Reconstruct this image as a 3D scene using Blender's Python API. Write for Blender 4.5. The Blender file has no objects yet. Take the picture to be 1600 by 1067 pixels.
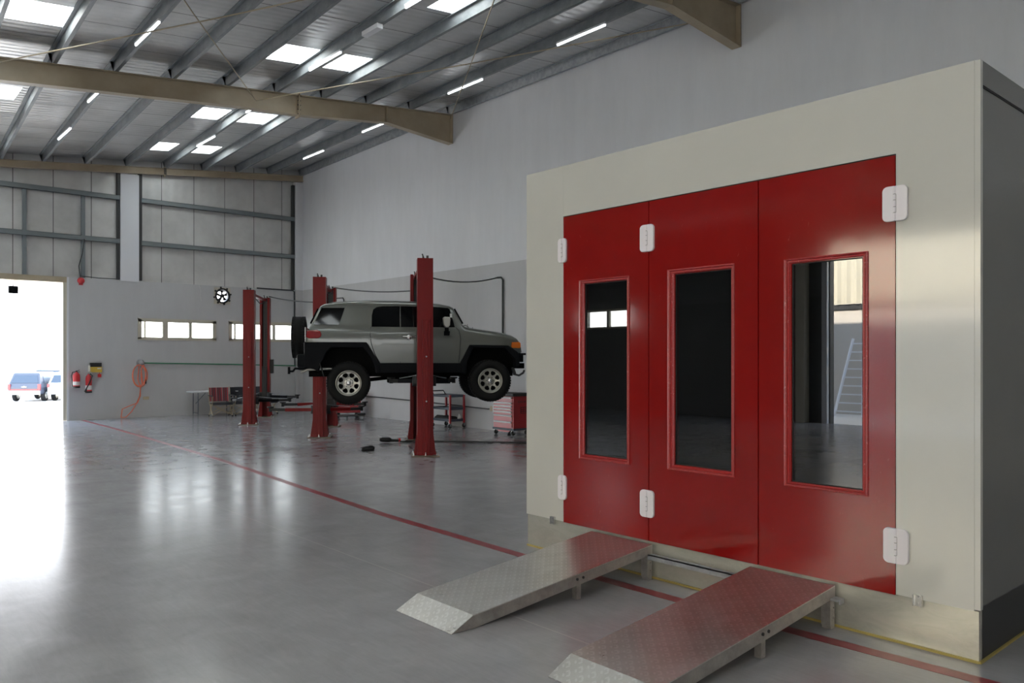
import bpy, bmesh, math, random
from mathutils import Vector, Matrix
random.seed(7)
sc = bpy.context.scene
C = sc.collection
R = math.radians

# ------------------------------------------------------------------ camera, sky, sun, exposure
YAW = 0.7207
cam = bpy.data.cameras.new('camera')
cam.sensor_width = 36.0
cam.lens = 1238.48 / 1600 * 36
cam.shift_y = 25.36 / 1600
cam.clip_end = 500
camo = bpy.data.objects.new('camera', cam)
camo.location = (0, 0, 1.7)
camo.rotation_euler = (R(90), 0, -YAW)
C.objects.link(camo)
sc.camera = camo

SKY = 8.5
SUN = 27.0
world = bpy.data.worlds.new('sky')
sc.world = world
world.use_nodes = True
wn = world.node_tree
bg = wn.nodes['Background']
tc = wn.nodes.new('ShaderNodeTexCoord')
sep = wn.nodes.new('ShaderNodeSeparateXYZ')
rmp = wn.nodes.new('ShaderNodeValToRGB')
wn.links.new(tc.outputs['Generated'], sep.inputs[0])
wn.links.new(sep.outputs['Z'], rmp.inputs[0])
rmp.color_ramp.elements[0].position = 0.0
rmp.color_ramp.elements[0].color = (1.0, .97, .93, 1)
rmp.color_ramp.elements[1].position = 0.55
rmp.color_ramp.elements[1].color = (.55, .72, 1.0, 1)
wn.links.new(rmp.outputs[0], bg.inputs['Color'])
bg.inputs['Strength'].default_value = SKY

sl = bpy.data.lights.new('sun', 'SUN')
sl.energy = SUN
sl.angle = R(1.0)
sl.color = (1.0, .94, .84)
so = bpy.data.objects.new('sun', sl)
C.objects.link(so)
sdir = Vector((.93, .22, .74)).normalized()      # towards the sun
so.rotation_euler = sdir.to_track_quat('Z', 'Y').to_euler()
so.location = (30, 10, 30)

def portal(loc, rot, sx, sy):
    l = bpy.data.lights.new('daylight_portal', 'AREA')
    l.shape = 'RECTANGLE'; l.size = sx; l.size_y = sy
    l.cycles.is_portal = True
    o = bpy.data.objects.new('daylight_portal', l)
    o.location = loc; o.rotation_euler = rot
    C.objects.link(o)
portal((2.8, 24.35, 1.9), (R(-90), 0, 0), 4.6, 3.8)           # back gate, shining to -Y
portal((-10.2, 6.0, 2.3), (R(90), 0, R(-90)), 8.0, 4.6)       # side gate, shining to +X

def fill_lamp(name, loc, rot, sx, sy, e, col):
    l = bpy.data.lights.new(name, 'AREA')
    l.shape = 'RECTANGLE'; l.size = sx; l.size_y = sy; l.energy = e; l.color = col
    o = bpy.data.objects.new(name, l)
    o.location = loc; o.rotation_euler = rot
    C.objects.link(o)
# added fill lamps behind the camera, standing in for daylight through unseen gates
fill_lamp('fill_lamp_left', (-9.9, -4.2, 2.4), (R(90), 0, R(-90)), 7.0, 4.2, 40, (.95, .97, 1.0))

fill_lamp('fill_lamp_behind', (-6.0, -9.9, 2.4), (R(90), 0, 0), 7.0, 4.2, 260, (.95, .97, 1.0))  # added lamp that brightens the back wall; no gate stands here

sc.view_settings.view_transform = 'Standard'
sc.view_settings.look = 'None'
sc.view_settings.exposure = 0.24
sc.view_settings.gamma = 1.0
sc.view_settings.use_curve_mapping = False
sc.cycles.use_denoising = True
sc.cycles.denoising_prefilter = 'ACCURATE'
sc.cycles.use_adaptive_sampling = False
sc.cycles.max_bounces = 10
sc.cycles.diffuse_bounces = 6
sc.cycles.glossy_bounces = 5
sc.cycles.transparent_max_bounces = 12
sc.cycles.sample_clamp_indirect = 6.0

# ------------------------------------------------------------------ materials
def mat(name, col=(.5, .5, .5), rough=.5, metal=0.0, spec=.5, coat=0.0, coat_rough=.1, emis=None, es=0.0):
    m = bpy.data.materials.new(name); m.use_nodes = True
    b = m.node_tree.nodes['Principled BSDF']
    b.inputs['Base Color'].default_value = (*col, 1)
    b.inputs['Roughness'].default_value = rough
    b.inputs['Metallic'].default_value = metal
    b.inputs['Specular IOR Level'].default_value = spec
    b.inputs['Coat Weight'].default_value = coat
    b.inputs['Coat Roughness'].default_value = coat_rough
    if emis:
        b.inputs['Emission Color'].default_value = (*emis, 1)
        b.inputs['Emission Strength'].default_value = es
    return m
def nd(m, t): return m.node_tree.nodes.new(t)
def lk(m, a, b): m.node_tree.links.new(a, b)
def P(m): return m.node_tree.nodes['Principled BSDF']
def coords(m, scale=(1, 1, 1)):
    t = nd(m, 'ShaderNodeNewGeometry'); mp = nd(m, 'ShaderNodeMapping')
    mp.inputs['Scale'].default_value = scale
    lk(m, t.outputs['Position'], mp.inputs['Vector'])
    return mp.outputs['Vector']
def objco(m, scale=(1, 1, 1)):
    t = nd(m, 'ShaderNodeTexCoord'); mp = nd(m, 'ShaderNodeMapping')
    mp.inputs['Scale'].default_value = scale
    lk(m, t.outputs['Object'], mp.inputs['Vector'])
    return mp.outputs['Vector']
def noise(m, vec, sc_=5, det=4, rough=.6, dist=0):
    n = nd(m, 'ShaderNodeTexNoise')
    n.inputs['Scale'].default_value = sc_; n.inputs['Detail'].default_value = det
    n.inputs['Roughness'].default_value = rough; n.inputs['Distortion'].default_value = dist
    lk(m, vec, n.inputs['Vector'])
    return n.outputs['Fac']
def ramp(m, fac, stops):
    r = nd(m, 'ShaderNodeValToRGB')
    e = r.color_ramp.elements
    while len(e) < len(stops): e.new(.5)
    for i, (p, c) in enumerate(stops):
        e[i].position = p
        e[i].color = (*c, 1) if len(c) == 3 else c
    lk(m, fac, r.inputs[0])
    return r.outputs[0]
def gray(v): return (v, v, v)
def mix(m, fac, a, b, typ='MIX'):
    n = nd(m, 'ShaderNodeMix'); n.data_type = 'RGBA'; n.blend_type = typ
    if hasattr(fac, 'links'): lk(m, fac, n.inputs[0])
    else: n.inputs[0].default_value = fac
    for i, v in ((6, a), (7, b)):
        if hasattr(v, 'links'): lk(m, v, n.inputs[i])
        else: n.inputs[i].default_value = (*v, 1)
    return n.outputs[2]
def bump(m, h, strength=.2, dist=.01, prev=None):
    b = nd(m, 'ShaderNodeBump')
    b.inputs['Strength'].default_value = strength; b.inputs['Distance'].default_value = dist
    lk(m, h, b.inputs['Height'])
    if prev is not None: lk(m, prev, b.inputs['Normal'])
    return b.outputs['Normal']
def math_(m, op, a, b=None, c=None):
    n = nd(m, 'ShaderNodeMath'); n.operation = op
    for i, v in enumerate((a, b, c)):
        if v is None: continue
        if hasattr(v, 'links'): lk(m, v, n.inputs[i])
        else: n.inputs[i].default_value = v
    return n.outputs[0]
def axis(m, which, vec=None):
    s = nd(m, 'ShaderNodeSeparateXYZ')
    lk(m, vec if vec is not None else coords(m), s.inputs[0])
    return s.outputs[which]

# polished concrete floor with fine trowel marks and saw-cut joints
def make_floor_mat():
    m = mat('polished_concrete', rough=.2, spec=.6)
    v = coords(m)
    n1 = noise(m, v, .55, 6, .65, .4)
    n2 = noise(m, coords(m, (1, 1, 1)), 2.6, 7, .62, .5)
    n3 = noise(m, coords(m, (6, .8, 1)), 2.5, 6, .7, 2.0)
    c1 = ramp(m, n1, [(.3, (.235, .225, .235)), (.7, (.30, .295, .305))])
    c2 = mix(m, .5, c1, ramp(m, n2, [(.3, (.235, .23, .24)), (.7, (.335, .33, .34))]))
    c2 = mix(m, .16, c2, ramp(m, n3, [(.35, (.22, .22, .225)), (.68, (.38, .375, .38))]))
    X = axis(m, 0); Y = axis(m, 1)
    jx = math_(m, 'LESS_THAN', math_(m, 'ABSOLUTE', math_(m, 'SUBTRACT', X, 3.45)), .006)
    jy = math_(m, 'LESS_THAN', math_(m, 'ABSOLUTE', math_(m, 'SUBTRACT', math_(m, 'PINGPONG', math_(m, 'ADD', Y, 3.3), 4.0), 0.0)), .006)
    j = jx
    c3 = mix(m, math_(m, 'MULTIPLY', j, .5), c2, (.40, .39, .37))
    lk(m, c3, P(m).inputs['Base Color'])
    rr = ramp(m, n2, [(.3, gray(.16)), (.7, gray(.24))])
    lk(m, rr, P(m).inputs['Roughness'])
    return m
M = {}
M['floor'] = make_floor_mat()

def make_wall_mat(name, upper, lower, split, streak=.42):
    m = mat(name, rough=.62, spec=.35)
    n1 = noise(m, coords(m, (1.6, 1.6, .3)), 1.7, 6, .65)
    n2 = noise(m, coords(m), 22, 5, .6)
    n3 = noise(m, coords(m), .9, 4, .6)
    Z = axis(m, 2)
    f = math_(m, 'GREATER_THAN', Z, split)
    base = mix(m, f, lower, upper)
    c = mix(m, streak * .35, base, ramp(m, n1, [(.3, gray(.5)), (.7, gray(1.0))]), 'MULTIPLY')
    c = mix(m, .14, c, ramp(m, n3, [(.35, gray(.75)), (.65, gray(1.0))]), 'MULTIPLY')
    lk(m, c, P(m).inputs['Base Color'])
    lk(m, ramp(m, n3, [(.3, gray(.5)), (.7, gray(.68))]), P(m).inputs['Roughness'])
    lk(m, bump(m, n2, .2, .003), P(m).inputs['Normal'])
    return m
M['wall'] = make_wall_mat('painted_plaster', (.70, .71, .735), (.51, .512, .52), 3.9)
M['wall_dark'] = make_wall_mat('painted_plaster_shaded', (.15, .15, .15), (.12, .12, .118), 3.3)  # plaster tone lowered: the shade of the backlit walls is in the colour
M['column'] = mat('white_column_paint', (.66, .67, .70), .5)

def make_foil(name, ax, base=(.62, .62, .62), rough=.36, seam=1.0, metal=.85, rib_axis=None, ribs=34, ribstr=.5, off=0.0):
    """silver insulation foil: seams every `seam` metres along axis ax, fine ribs along the sheet"""
    m = mat(name, base, rough, metal)
    v = coords(m)
    n1 = noise(m, v, 1.1, 5, .6, .3)
    n2 = noise(m, coords(m), 14, 4, .6, .5)
    A = axis(m, ax)
    pp = math_(m, 'PINGPONG', math_(m, 'ADD', A, 100.0 + off), seam / 2)
    s = math_(m, 'LESS_THAN', pp, .008)
    c = ramp(m, n1, [(.3, tuple(x * .82 for x in base)), (.7, tuple(min(1, x * 1.1) for x in base))])
    c = mix(m, s, c, (.05, .05, .05))
    lk(m, c, P(m).inputs['Base Color'])
    lk(m, ramp(m, n1, [(.3, gray(rough * .8)), (.7, gray(rough * 1.25))]), P(m).inputs['Roughness'])
    w = math_(m, 'SINE', math_(m, 'MULTIPLY', A, ribs))
    lk(m, bump(m, w, ribstr, .012), P(m).inputs['Normal'])
    return m
M['foil'] = make_foil('roof_foil', 1, (.60, .60, .60), .36, 1.02, .6, ribs=36, ribstr=.35, off=.14)
M['cladding'] = make_foil('wall_foil', 0, (.60, .595, .58), .40, .93, .45, ribs=24, ribstr=.12, off=.3)
M['galv'] = mat('galvanised_steel', (.34, .355, .37), .42, .4)
m = M['galv']
lk(m, ramp(m, noise(m, coords(m), 9, 5, .7), [(.3, (.25, .265, .28)), (.7, (.44, .455, .465))]), P(m).inputs['Base Color'])
M['purlin'] = mat('purlin_steel', (.30, .32, .335), .55, .1)
m = M['purlin']
lk(m, ramp(m, noise(m, coords(m, (4, .6, 1)), 4, 5, .7), [(.3, (.15, .165, .175)), (.7, (.27, .285, .295))]), P(m).inputs['Base Color'])
M['beam'] = mat('beige_beam_paint', (.40, .335, .235), .45)
m = M['beam']
lk(m, ramp(m, noise(m, coords(m, (1, 1, 1)), 2.0, 4, .6), [(.3, (.345, .28, .19)), (.7, (.42, .35, .25))]), P(m).inputs['Base Color'])
M['girt'] = mat('grey_green_steel', (.21, .235, .245), .45, .4)
M['darksteel'] = mat('dark_steel', (.055, .055, .055), .5, .4)

def make_redpaint(name, base, rough, wear=.6, seed=0.0, spec=.5):
    m = mat(name, base, rough, spec=spec)
    v = objco(m)
    n = noise(m, objco(m, (7, 7, 1.6)), 3.0, 8, .75, 2.5)
    big = noise(m, objco(m, (1, 1, 1)), 1.3 + seed, 3, .6)
    scr = math_(m, 'MULTIPLY', math_(m, 'GREATER_THAN', n, .66), math_(m, 'GREATER_THAN', big, .52))
    scr = math_(m, 'MULTIPLY', scr, wear * .6)
    c = ramp(m, big, [(.3, tuple(x * .9 for x in base)), (.7, tuple(x * 1.1 for x in base))])
    lk(m, mix(m, scr, c, (.45, .16, .14)), P(m).inputs['Base Color'])
    lk(m, ramp(m, big, [(.3, gray(rough * .8)), (.7, gray(rough * 1.3))]), P(m).inputs['Roughness'])
    lk(m, bump(m, noise(m, objco(m), 2.2, 3, .5), .05, .02), P(m).inputs['Normal'])
    return m
M['door_red'] = make_redpaint('booth_door_red', (.235, .006, .005), .085, spec=.9)
M['door_trim'] = mat('window_trim_red', (.36, .02, .018), .38)
m = M['door_trim']
lk(m, mix(m, math_(m, 'MULTIPLY', math_(m, 'GREATER_THAN', noise(m, objco(m, (9, 9, 9)), 6, 8, .8, 1), .60), .6), (.32, .014, .014), (.55, .25, .23)), P(m).inputs['Base Color'])
M['lift_red'] = make_redpaint('lift_red', (.175, .006, .006), .42, .35, .7, spec=.25)
M['base_steel'] = mat('rusty_base_plate', (.16, .12, .09), .6, .3)
M['cab_red'] = mat('cabinet_red', (.36, .016, .022), .32)
M['hinge'] = mat('white_plastic', (.72, .68, .70), .4)
M['hinge_line'] = mat('hinge_shadow_gap', (.30, .28, .27), .6)

def make_cream(name, base, rough):
    m = mat(name, base, rough, spec=.8)
    n = noise(m, coords(m), 1.6, 5, .6)
    lk(m, ramp(m, n, [(.3, tuple(x * .95 for x in base)), (.7, base)]), P(m).inputs['Base Color'])
    lk(m, bump(m, noise(m, coords(m), 1.7, 3, .5), .04, .02), P(m).inputs['Normal'])
    return m
M['cream'] = make_cream('booth_panel_cream', (.54, .53, .485), .09)
M['booth_side'] = make_cream('booth_side_shaded', (.14, .14, .133), .22)  # same booth paint darkened, so the side's shade is in its colour
M['booth_base'] = mat('booth_base_steel', (.56, .54, .46), .25, .6)
m = M['booth_base']
lk(m, ramp(m, noise(m, coords(m, (1, 1, 3)), 4, 7, .75, 1), [(.25, (.50, .48, .42)), (.55, (.62, .60, .52)), (.8, (.68, .66, .58))]), P(m).inputs['Base Color'])
M['inner_dark'] = mat('booth_inner_lining', (.035, .035, .035), .8)
M['sealant'] = mat('yellow_sealant', (.36, .275, .08), .7)
M['gap'] = mat('black_gap_seal', (.008, .006, .006), .6)

def make_plate():
    m = mat('checker_plate', (.50, .485, .455), .2, .95)
    v = objco(m, (1, 1, 1))
    # chequer-plate lugs: two crossed sets of short bars
    def lug(ang, off):
        mp = nd(m, 'ShaderNodeMapping'); mp.inputs['Rotation'].default_value = (0, 0, ang)
        lk(m, v, mp.inputs['Vector'])
        s = nd(m, 'ShaderNodeSeparateXYZ'); lk(m, mp.outputs[0], s.inputs[0])
        a = math_(m, 'SINE', math_(m, 'MULTIPLY_ADD', s.outputs[0], 190.0, off))
        b = math_(m, 'SINE', math_(m, 'MULTIPLY_ADD', s.outputs[1], 95.0, off))
        return math_(m, 'GREATER_THAN', math_(m, 'MULTIPLY', math_(m, 'MAXIMUM', a, 0.0), math_(m, 'MAXIMUM', b, 0.0)), .45)
    l = math_(m, 'MAXIMUM', lug(R(45), 0.0), lug(R(-45), 1.6))
    n = noise(m, v, 6, 6, .7, .8)
    n2 = noise(m, v, 1.6, 4, .6)
    c = ramp(m, n, [(.3, (.52, .505, .475)), (.7, (.68, .665, .63))])
    c = mix(m, .3, c, ramp(m, n2, [(.4, (.36, .33, .27)), (.65, (.6, .59, .56))]))
    c = mix(m, math_(m, 'MULTIPLY', l, .35), c, (.80, .79, .76))
    lk(m, c, P(m).inputs['Base Color'])
    lk(m, ramp(m, n, [(.3, gray(.27)), (.7, gray(.38))]), P(m).inputs['Roughness'])
    lk(m, bump(m, l, .4, .0016), P(m).inputs['Normal'])
    return m
M['plate'] = make_plate()
M['ramp_side'] = mat('ramp_edge_steel', (.42, .40, .37), .45, .6)
m = M['ramp_side']
lk(m, ramp(m, noise(m, objco(m), 7, 6, .7), [(.3, (.28, .26, .24)), (.7, (.48, .455, .42))]), P(m).inputs['Base Color'])
M['line_red'] = mat('red_floor_paint', (.24, .035, .045), .3)
m = M['line_red']
lk(m, ramp(m, noise(m, coords(m), 7, 8, .75, 1.5), [(.3, (.20, .03, .04)), (.62, (.25, .04, .05)), (.8, (.30, .13, .13))]), P(m).inputs['Base Color'])

def make_glass(name, tint=(.9, .9, .9), ior=1.5, rough=0.0):
    m = bpy.data.materials.new(name); m.use_nodes = True
    nt = m.node_tree; nt.nodes.remove(nt.nodes['Principled BSDF'])
    out = nt.nodes['Material Output']
    tr = nt.nodes.new('ShaderNodeBsdfTransparent'); tr.inputs[0].default_value = (*tint, 1)
    gl = nt.nodes.new('ShaderNodeBsdfGlossy'); gl.inputs['Roughness'].default_value = rough
    fr = nt.nodes.new('ShaderNodeFresnel'); fr.inputs['IOR'].default_value = ior
    mx = nt.nodes.new('ShaderNodeMixShader')
    ge = nt.nodes.new('ShaderNodeNewGeometry'); mm = nt.nodes.new('ShaderNodeMath'); mm.operation = 'MULTIPLY'
    iv = nt.nodes.new('ShaderNodeMath'); iv.operation = 'SUBTRACT'; iv.inputs[0].default_value = 1.0
    nt.links.new(ge.outputs['Backfacing'], iv.inputs[1]); nt.links.new(fr.outputs[0], mm.inputs[0]); nt.links.new(iv.outputs[0], mm.inputs[1])
    nt.links.new(mm.outputs[0], mx.inputs[0]); nt.links.new(tr.outputs[0], mx.inputs[1]); nt.links.new(gl.outputs[0], mx.inputs[2])
    nt.links.new(mx.outputs[0], out.inputs[0])
    return m
M['glass'] = make_glass('clear_glass', (.93, .95, .94))
M['booth_glass'] = make_glass('booth_window_glass', (.45, .5, .48), 2.5)
def make_skylight():
    m = bpy.data.materials.new('translucent_sheet'); m.use_nodes = True
    nt = m.node_tree; nt.nodes.remove(nt.nodes['Principled BSDF'])
    out = nt.nodes['Material Output']
    t = nt.nodes.new('ShaderNodeBsdfTranslucent'); t.inputs[0].default_value = (.95, .92, .80, 1)
    d = nt.nodes.new('ShaderNodeBsdfDiffuse'); d.inputs[0].default_value = (.6, .6, .52, 1)
    mx = nt.nodes.new('ShaderNodeMixShader'); mx.inputs[0].default_value = .15
    nt.links.new(t.outputs[0], mx.inputs[1]); nt.links.new(d.outputs[0], mx.inputs[2]); nt.links.new(mx.outputs[0], out.inputs[0])
    return m
M['skylight'] = make_skylight()
M['alu'] = mat('ladder_aluminium', (.88, .88, .9), .5)
M['tube'] = mat('fluorescent_tube', (.9, .9, .9), .4, emis=(.93, .96, 1.0), es=4.0)
M['white_metal'] = mat('white_enamel', (.7, .7, .72), .4)
M['carpaint'] = mat('car_grey_paint', (.135, .14, .125), .26, .35, coat=.6, coat_rough=.06)
M['carblack'] = mat('car_black_plastic', (.006, .0065, .008), .6, spec=.08)
M['carglass'] = mat('car_tinted_glass', (.003, .0035, .004), .05, spec=.3)
M['under'] = mat('car_underbody', (.004, .004, .004), .8, spec=.1)
M['tyre'] = mat('tyre_rubber', (.008, .008, .008), .75, spec=.2)
M['rim'] = mat('rim_silver', (.40, .39, .35), .35, .7)
M['chrome'] = mat('bright_metal', (.6, .6, .6), .22, 1.0)
M['taillamp'] = mat('red_lamp_lens', (.22, .006, .008), .12, coat=.5)
M['orange'] = mat('orange_lamp_lens', (.75, .17, .01), .2, coat=.5)
M['black'] = mat('black_rubber', (.012, .012, .012), .55)
M['cable'] = mat('black_cable', (.03, .035, .035), .5)
M['greenpipe'] = mat('green_pipe', (.03, .20, .10), .4)
M['hose'] = mat('orange_hose', (.85, .22, .12), .45)
M['extred'] = mat('extinguisher_red', (.55, .03, .035), .35)
M['label'] = mat('white_label', (.68, .68, .66), .5)
M['yellow'] = mat('yellow_enamel', (.62, .42, .06), .45)
M['frame_cream'] = mat('window_frame_cream', (.52, .48, .39), .45)
M['tray'] = mat('blue_grey_tray', (.06, .075, .10), .5)
M['beige'] = mat('beige_plastic', (.50, .42, .28), .5)
M['fold'] = mat('blue_fold_steel', (.10, .12, .15), .4, .3)

def make_stripes():
    m = mat('striped_chair_fabric', rough=.85)
    X = axis(m, 0, objco(m))
    f = math_(m, 'FRACT', math_(m, 'MULTIPLY', X, 6.2))
    c = ramp(m, f, [(.0, (.20, .02, .03)), (.22, (.05, .05, .06)), (.36, (.34, .035, .045)), (.58, (.28, .26, .26)), (.68, (.16, .02, .03)), (.86, (.06, .06, .07))])
    m.node_tree.nodes[-1].color_ramp.interpolation = 'CONSTANT' if hasattr(m.node_tree.nodes[-1], 'color_ramp') else 'LINEAR'
    lk(m, c, P(m).inputs['Base Color'])
    return m
M['stripes'] = make_stripes()
M['fabric'] = mat('charcoal_chair_fabric', (.035, .037, .045), .85)

# ------------------------------------------------------------------ mesh building helpers
class MB:
    def __init__(s): s.v = []; s.f = []; s.sm = []
    def add(s, vs, fs, smooth=False):
        o = len(s.v); s.v += [tuple(v) for v in vs]
        for f in fs: s.f.append([o + i for i in f]); s.sm.append(smooth)
        return s
    def box(s, x0, x1, y0, y1, z0, z1):
        v = [(x, y, z) for x in (x0, x1) for y in (y0, y1) for z in (z0, z1)]
        return s.add(v, [(0, 1, 3, 2), (4, 6, 7, 5), (0, 4, 5, 1), (2, 3, 7, 6), (0, 2, 6, 4), (1, 5, 7, 3)])
    def obox(s, c, ux, uy, uz, hx, hy, hz):
        c = Vector(c); ux, uy, uz = Vector(ux).normalized(), Vector(uy).normalized(), Vector(uz).normalized()
        v = [c + ux * a * hx + uy * b * hy + uz * d * hz for a in (-1, 1) for b in (-1, 1) for d in (-1, 1)]
        return s.add(v, [(0, 1, 3, 2), (4, 6, 7, 5), (0, 4, 5, 1), (2, 3, 7, 6), (0, 2, 6, 4), (1, 5, 7, 3)])
    def bar(s, p0, p1, w, h, up=(0, 0, 1)):
        p0, p1 = Vector(p0), Vector(p1); d = (p1 - p0); L = d.length; d.normalize()
        side = d.cross(Vector(up))
        if side.length < 1e-4: side = d.cross(Vector((1, 0, 0)))
        side.normalize(); u = side.cross(d)
        return s.obox((p0 + p1) / 2, d, side, u, L / 2, w / 2, h / 2)
    def tube(s, pts, r, n=8, smooth=True, cap=True):
        pts = [Vector(p) for p in pts]; rings = []; prev = None
        for i, p in enumerate(pts):
            d = (pts[min(i + 1, len(pts) - 1)] - pts[max(i - 1, 0)]).normalized()
            if prev is None:
                a = Vector((0, 0, 1)) if abs(d.z) < .9 else Vector((1, 0, 0))
                u = d.cross(a).normalized()
            else:
                u = (prev - d * prev.dot(d)).normalized()
            prev = u; w = d.cross(u)
            rr = r[i] if isinstance(r, (list, tuple)) else r
            rings.append([p + (u * math.cos(2 * math.pi * k / n) + w * math.sin(2 * math.pi * k / n)) * rr for k in range(n)])
        vs = [v for rg in rings for v in rg]; fs = []
        for i in range(len(rings) - 1):
            for k in range(n):
                fs.append((i * n + k, i * n + (k + 1) % n, (i + 1) * n + (k + 1) % n, (i + 1) * n + k))
        s.add(vs, fs, smooth)
        if cap:
            s.add(rings[0], [tuple(reversed(range(n)))]); s.add(rings[-1], [tuple(range(n))])
        return s
    def prism(s, poly, y0, y1, plane='xz'):
        """extrude a 2D polygon; plane xz -> depth y, xy -> depth z, yz -> depth x"""
        n = len(poly)
        def q(a, b, d):
            return {'xz': (a, d, b), 'xy': (a, b, d), 'yz': (d, a, b)}[plane]
        v = [q(a, b, y0) for a, b in poly] + [q(a, b, y1) for a, b in poly]
        f = [tuple(range(n)), tuple(reversed(range(n, 2 * n)))]
        f += [(i, i + n, (i + 1) % n + n, (i + 1) % n) for i in range(n)]
        return s.add(v, f)
    def lathe(s, prof, c=(0, 0, 0), ax='z', n=32, smooth=True):
        """prof: list of (radius, height) revolved about axis through c"""
        vs = []; fs = []
        for r_, h_ in prof:
            for k in range(n):
                a = 2 * math.pi * k / n; u, w = r_ * math.cos(a), r_ * math.sin(a)
                p = {'z': (u, w, h_), 'y': (u, h_, w), 'x': (h_, u, w)}[ax]
                vs.append((p[0] + c[0], p[1] + c[1], p[2] + c[2]))
        for i in range(len(prof) - 1):
            for k in range(n):
                fs.append((i * n + k, i * n + (k + 1) % n, (i + 1) * n + (k + 1) % n, (i + 1) * n + k))
        return s.add(vs, fs, smooth)
    def build(s, name, m, parent=None, org=None, bevel=0, solid=0, fix=True):
        me = bpy.data.meshes.new(name)
        vs = s.v
        if org is not None: vs = [(a - org[0], b - org[1], c - org[2]) for a, b, c in vs]
        me.from_pydata(vs, [], s.f)
        for p, q in zip(me.polygons, s.sm): p.use_smooth = q
        me.materials.append(m if not isinstance(m, str) else M[m])
        if fix:
            bm = bmesh.new(); bm.from_mesh(me)
            bmesh.ops.remove_doubles(bm, verts=bm.verts, dist=1e-5) if False else None
            bmesh.ops.recalc_face_normals(bm, faces=bm.faces)
            bm.to_mesh(me); bm.free()
        o = bpy.data.objects.new(name, me); C.objects.link(o)
        if parent: o.parent = parent
        if bevel:
            b = o.modifiers.new('bevel', 'BEVEL'); b.width = bevel; b.segments = 2; b.limit_method = 'ANGLE'; b.angle_limit = R(50)
        if solid:
            b = o.modifiers.new('thick', 'SOLIDIFY'); b.thickness = solid
        return o

def thing(name, label, cat, loc=(0, 0, 0), rz=0.0, group=None, kind=None):
    o = bpy.data.objects.new(name, None); C.objects.link(o)
    o.location = loc; o.rotation_euler = (0, 0, rz); o.empty_display_size = .2
    if kind: o['kind'] = kind
    if label: o['label'] = label
    if cat: o['category'] = cat
    if group: o['group'] = group
    return o
def tag(o, label=None, cat=None, group=None, kind=None):
    if label: o['label'] = label
    if cat: o['category'] = cat
    if group: o['group'] = group
    if kind: o['kind'] = kind
    return o
def place(o, org): o.location = org; return o
def solo(mb, name, m, org, label=None, cat=None, group=None, kind=None, **k):
    o = mb.build(name, m, None, org, **k); o.location = org
    return tag(o, label, cat, group, kind)

def cells(mb, xs, zs, holes, y0, y1, plane='y'):
    """wall slab with rectangular holes, holes = [(a0,a1,b0,b1)]"""
    xs = sorted(set(xs + [h[0] for h in holes] + [h[1] for h in holes]))
    zs = sorted(set(zs + [h[2] for h in holes] + [h[3] for h in holes]))
    for i in range(len(xs) - 1):
        for j in range(len(zs) - 1):
            cx, cz = (xs[i] + xs[i + 1]) / 2, (zs[j] + zs[j + 1]) / 2
            if any(h[0] < cx < h[1] and h[2] < cz < h[3] for h in holes): continue
            if plane == 'y': mb.box(xs[i], xs[i + 1], y0, y1, zs[j], zs[j + 1])
            elif plane == 'x': mb.box(y0, y1, xs[i], xs[i + 1], zs[j], zs[j + 1])
            else: mb.box(xs[i], xs[i + 1], zs[j], zs[j + 1], y0, y1)
    return mb

# ------------------------------------------------------------------ the hall
W, D, LX, FY = 11.957, 24.0, -10.0, -10.0
def zr(X, Y): return 7.77 - .1 * (W - X) - .018 * max(0.0, Y - 15.92)     # underside of the purlins

mb = MB(); mb.box(LX, W, FY, D, -.2, 0)
solo(mb, 'floor', 'floor', (0, 0, 0), kind='structure')

mb = MB(); mb.box(W, W + .25, FY, D + .25, -.2, 8.15)
solo(mb, 'wall_right', 'wall', (0, 0, 0), kind='structure')
FANX, FANZ = 9.31, 3.585
mb = MB()
holes = [(6.92, 9.095, 2.235, 2.80), (9.547, 11.70, 2.235, 2.80), (FANX - .21, FANX + .21, FANZ - .21, FANZ + .21)]
cells(mb, [5.10, W], [0, 3.88], holes, D, D + .22)
mb.box(LX, .35, D, D + .22, 0, 3.88)
solo(mb, 'wall_back', 'wall', (0, 0, 0), kind='structure')
# upper foil cladding of the back wall
mb = MB(); mb.prism([(LX, 3.72), (W, 3.72), (W, zr(W, D) + .25), (LX, zr(LX, D) + .25)], D + .13, D + .2)
solo(mb, 'wall_back', 'cladding', (0, 0, 0), kind='structure')
mb = MB()
cells(mb, [FY, D + .2], [0, 5.785], [(2.0, 9.97, -1, 4.6), (-8.0, -.6, -1, 4.6), (16.6, 18.62, 2.66, 3.3)], LX - .2, LX, 'x')
solo(mb, 'wall_left', 'wall_dark', (0, 0, 0), kind='structure')
mb = MB(); mb.box(LX, W, FY - .2, FY, 0, 7.9)
solo(mb, 'wall_front', 'wall_dark', (0, 0, 0), kind='structure')

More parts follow.
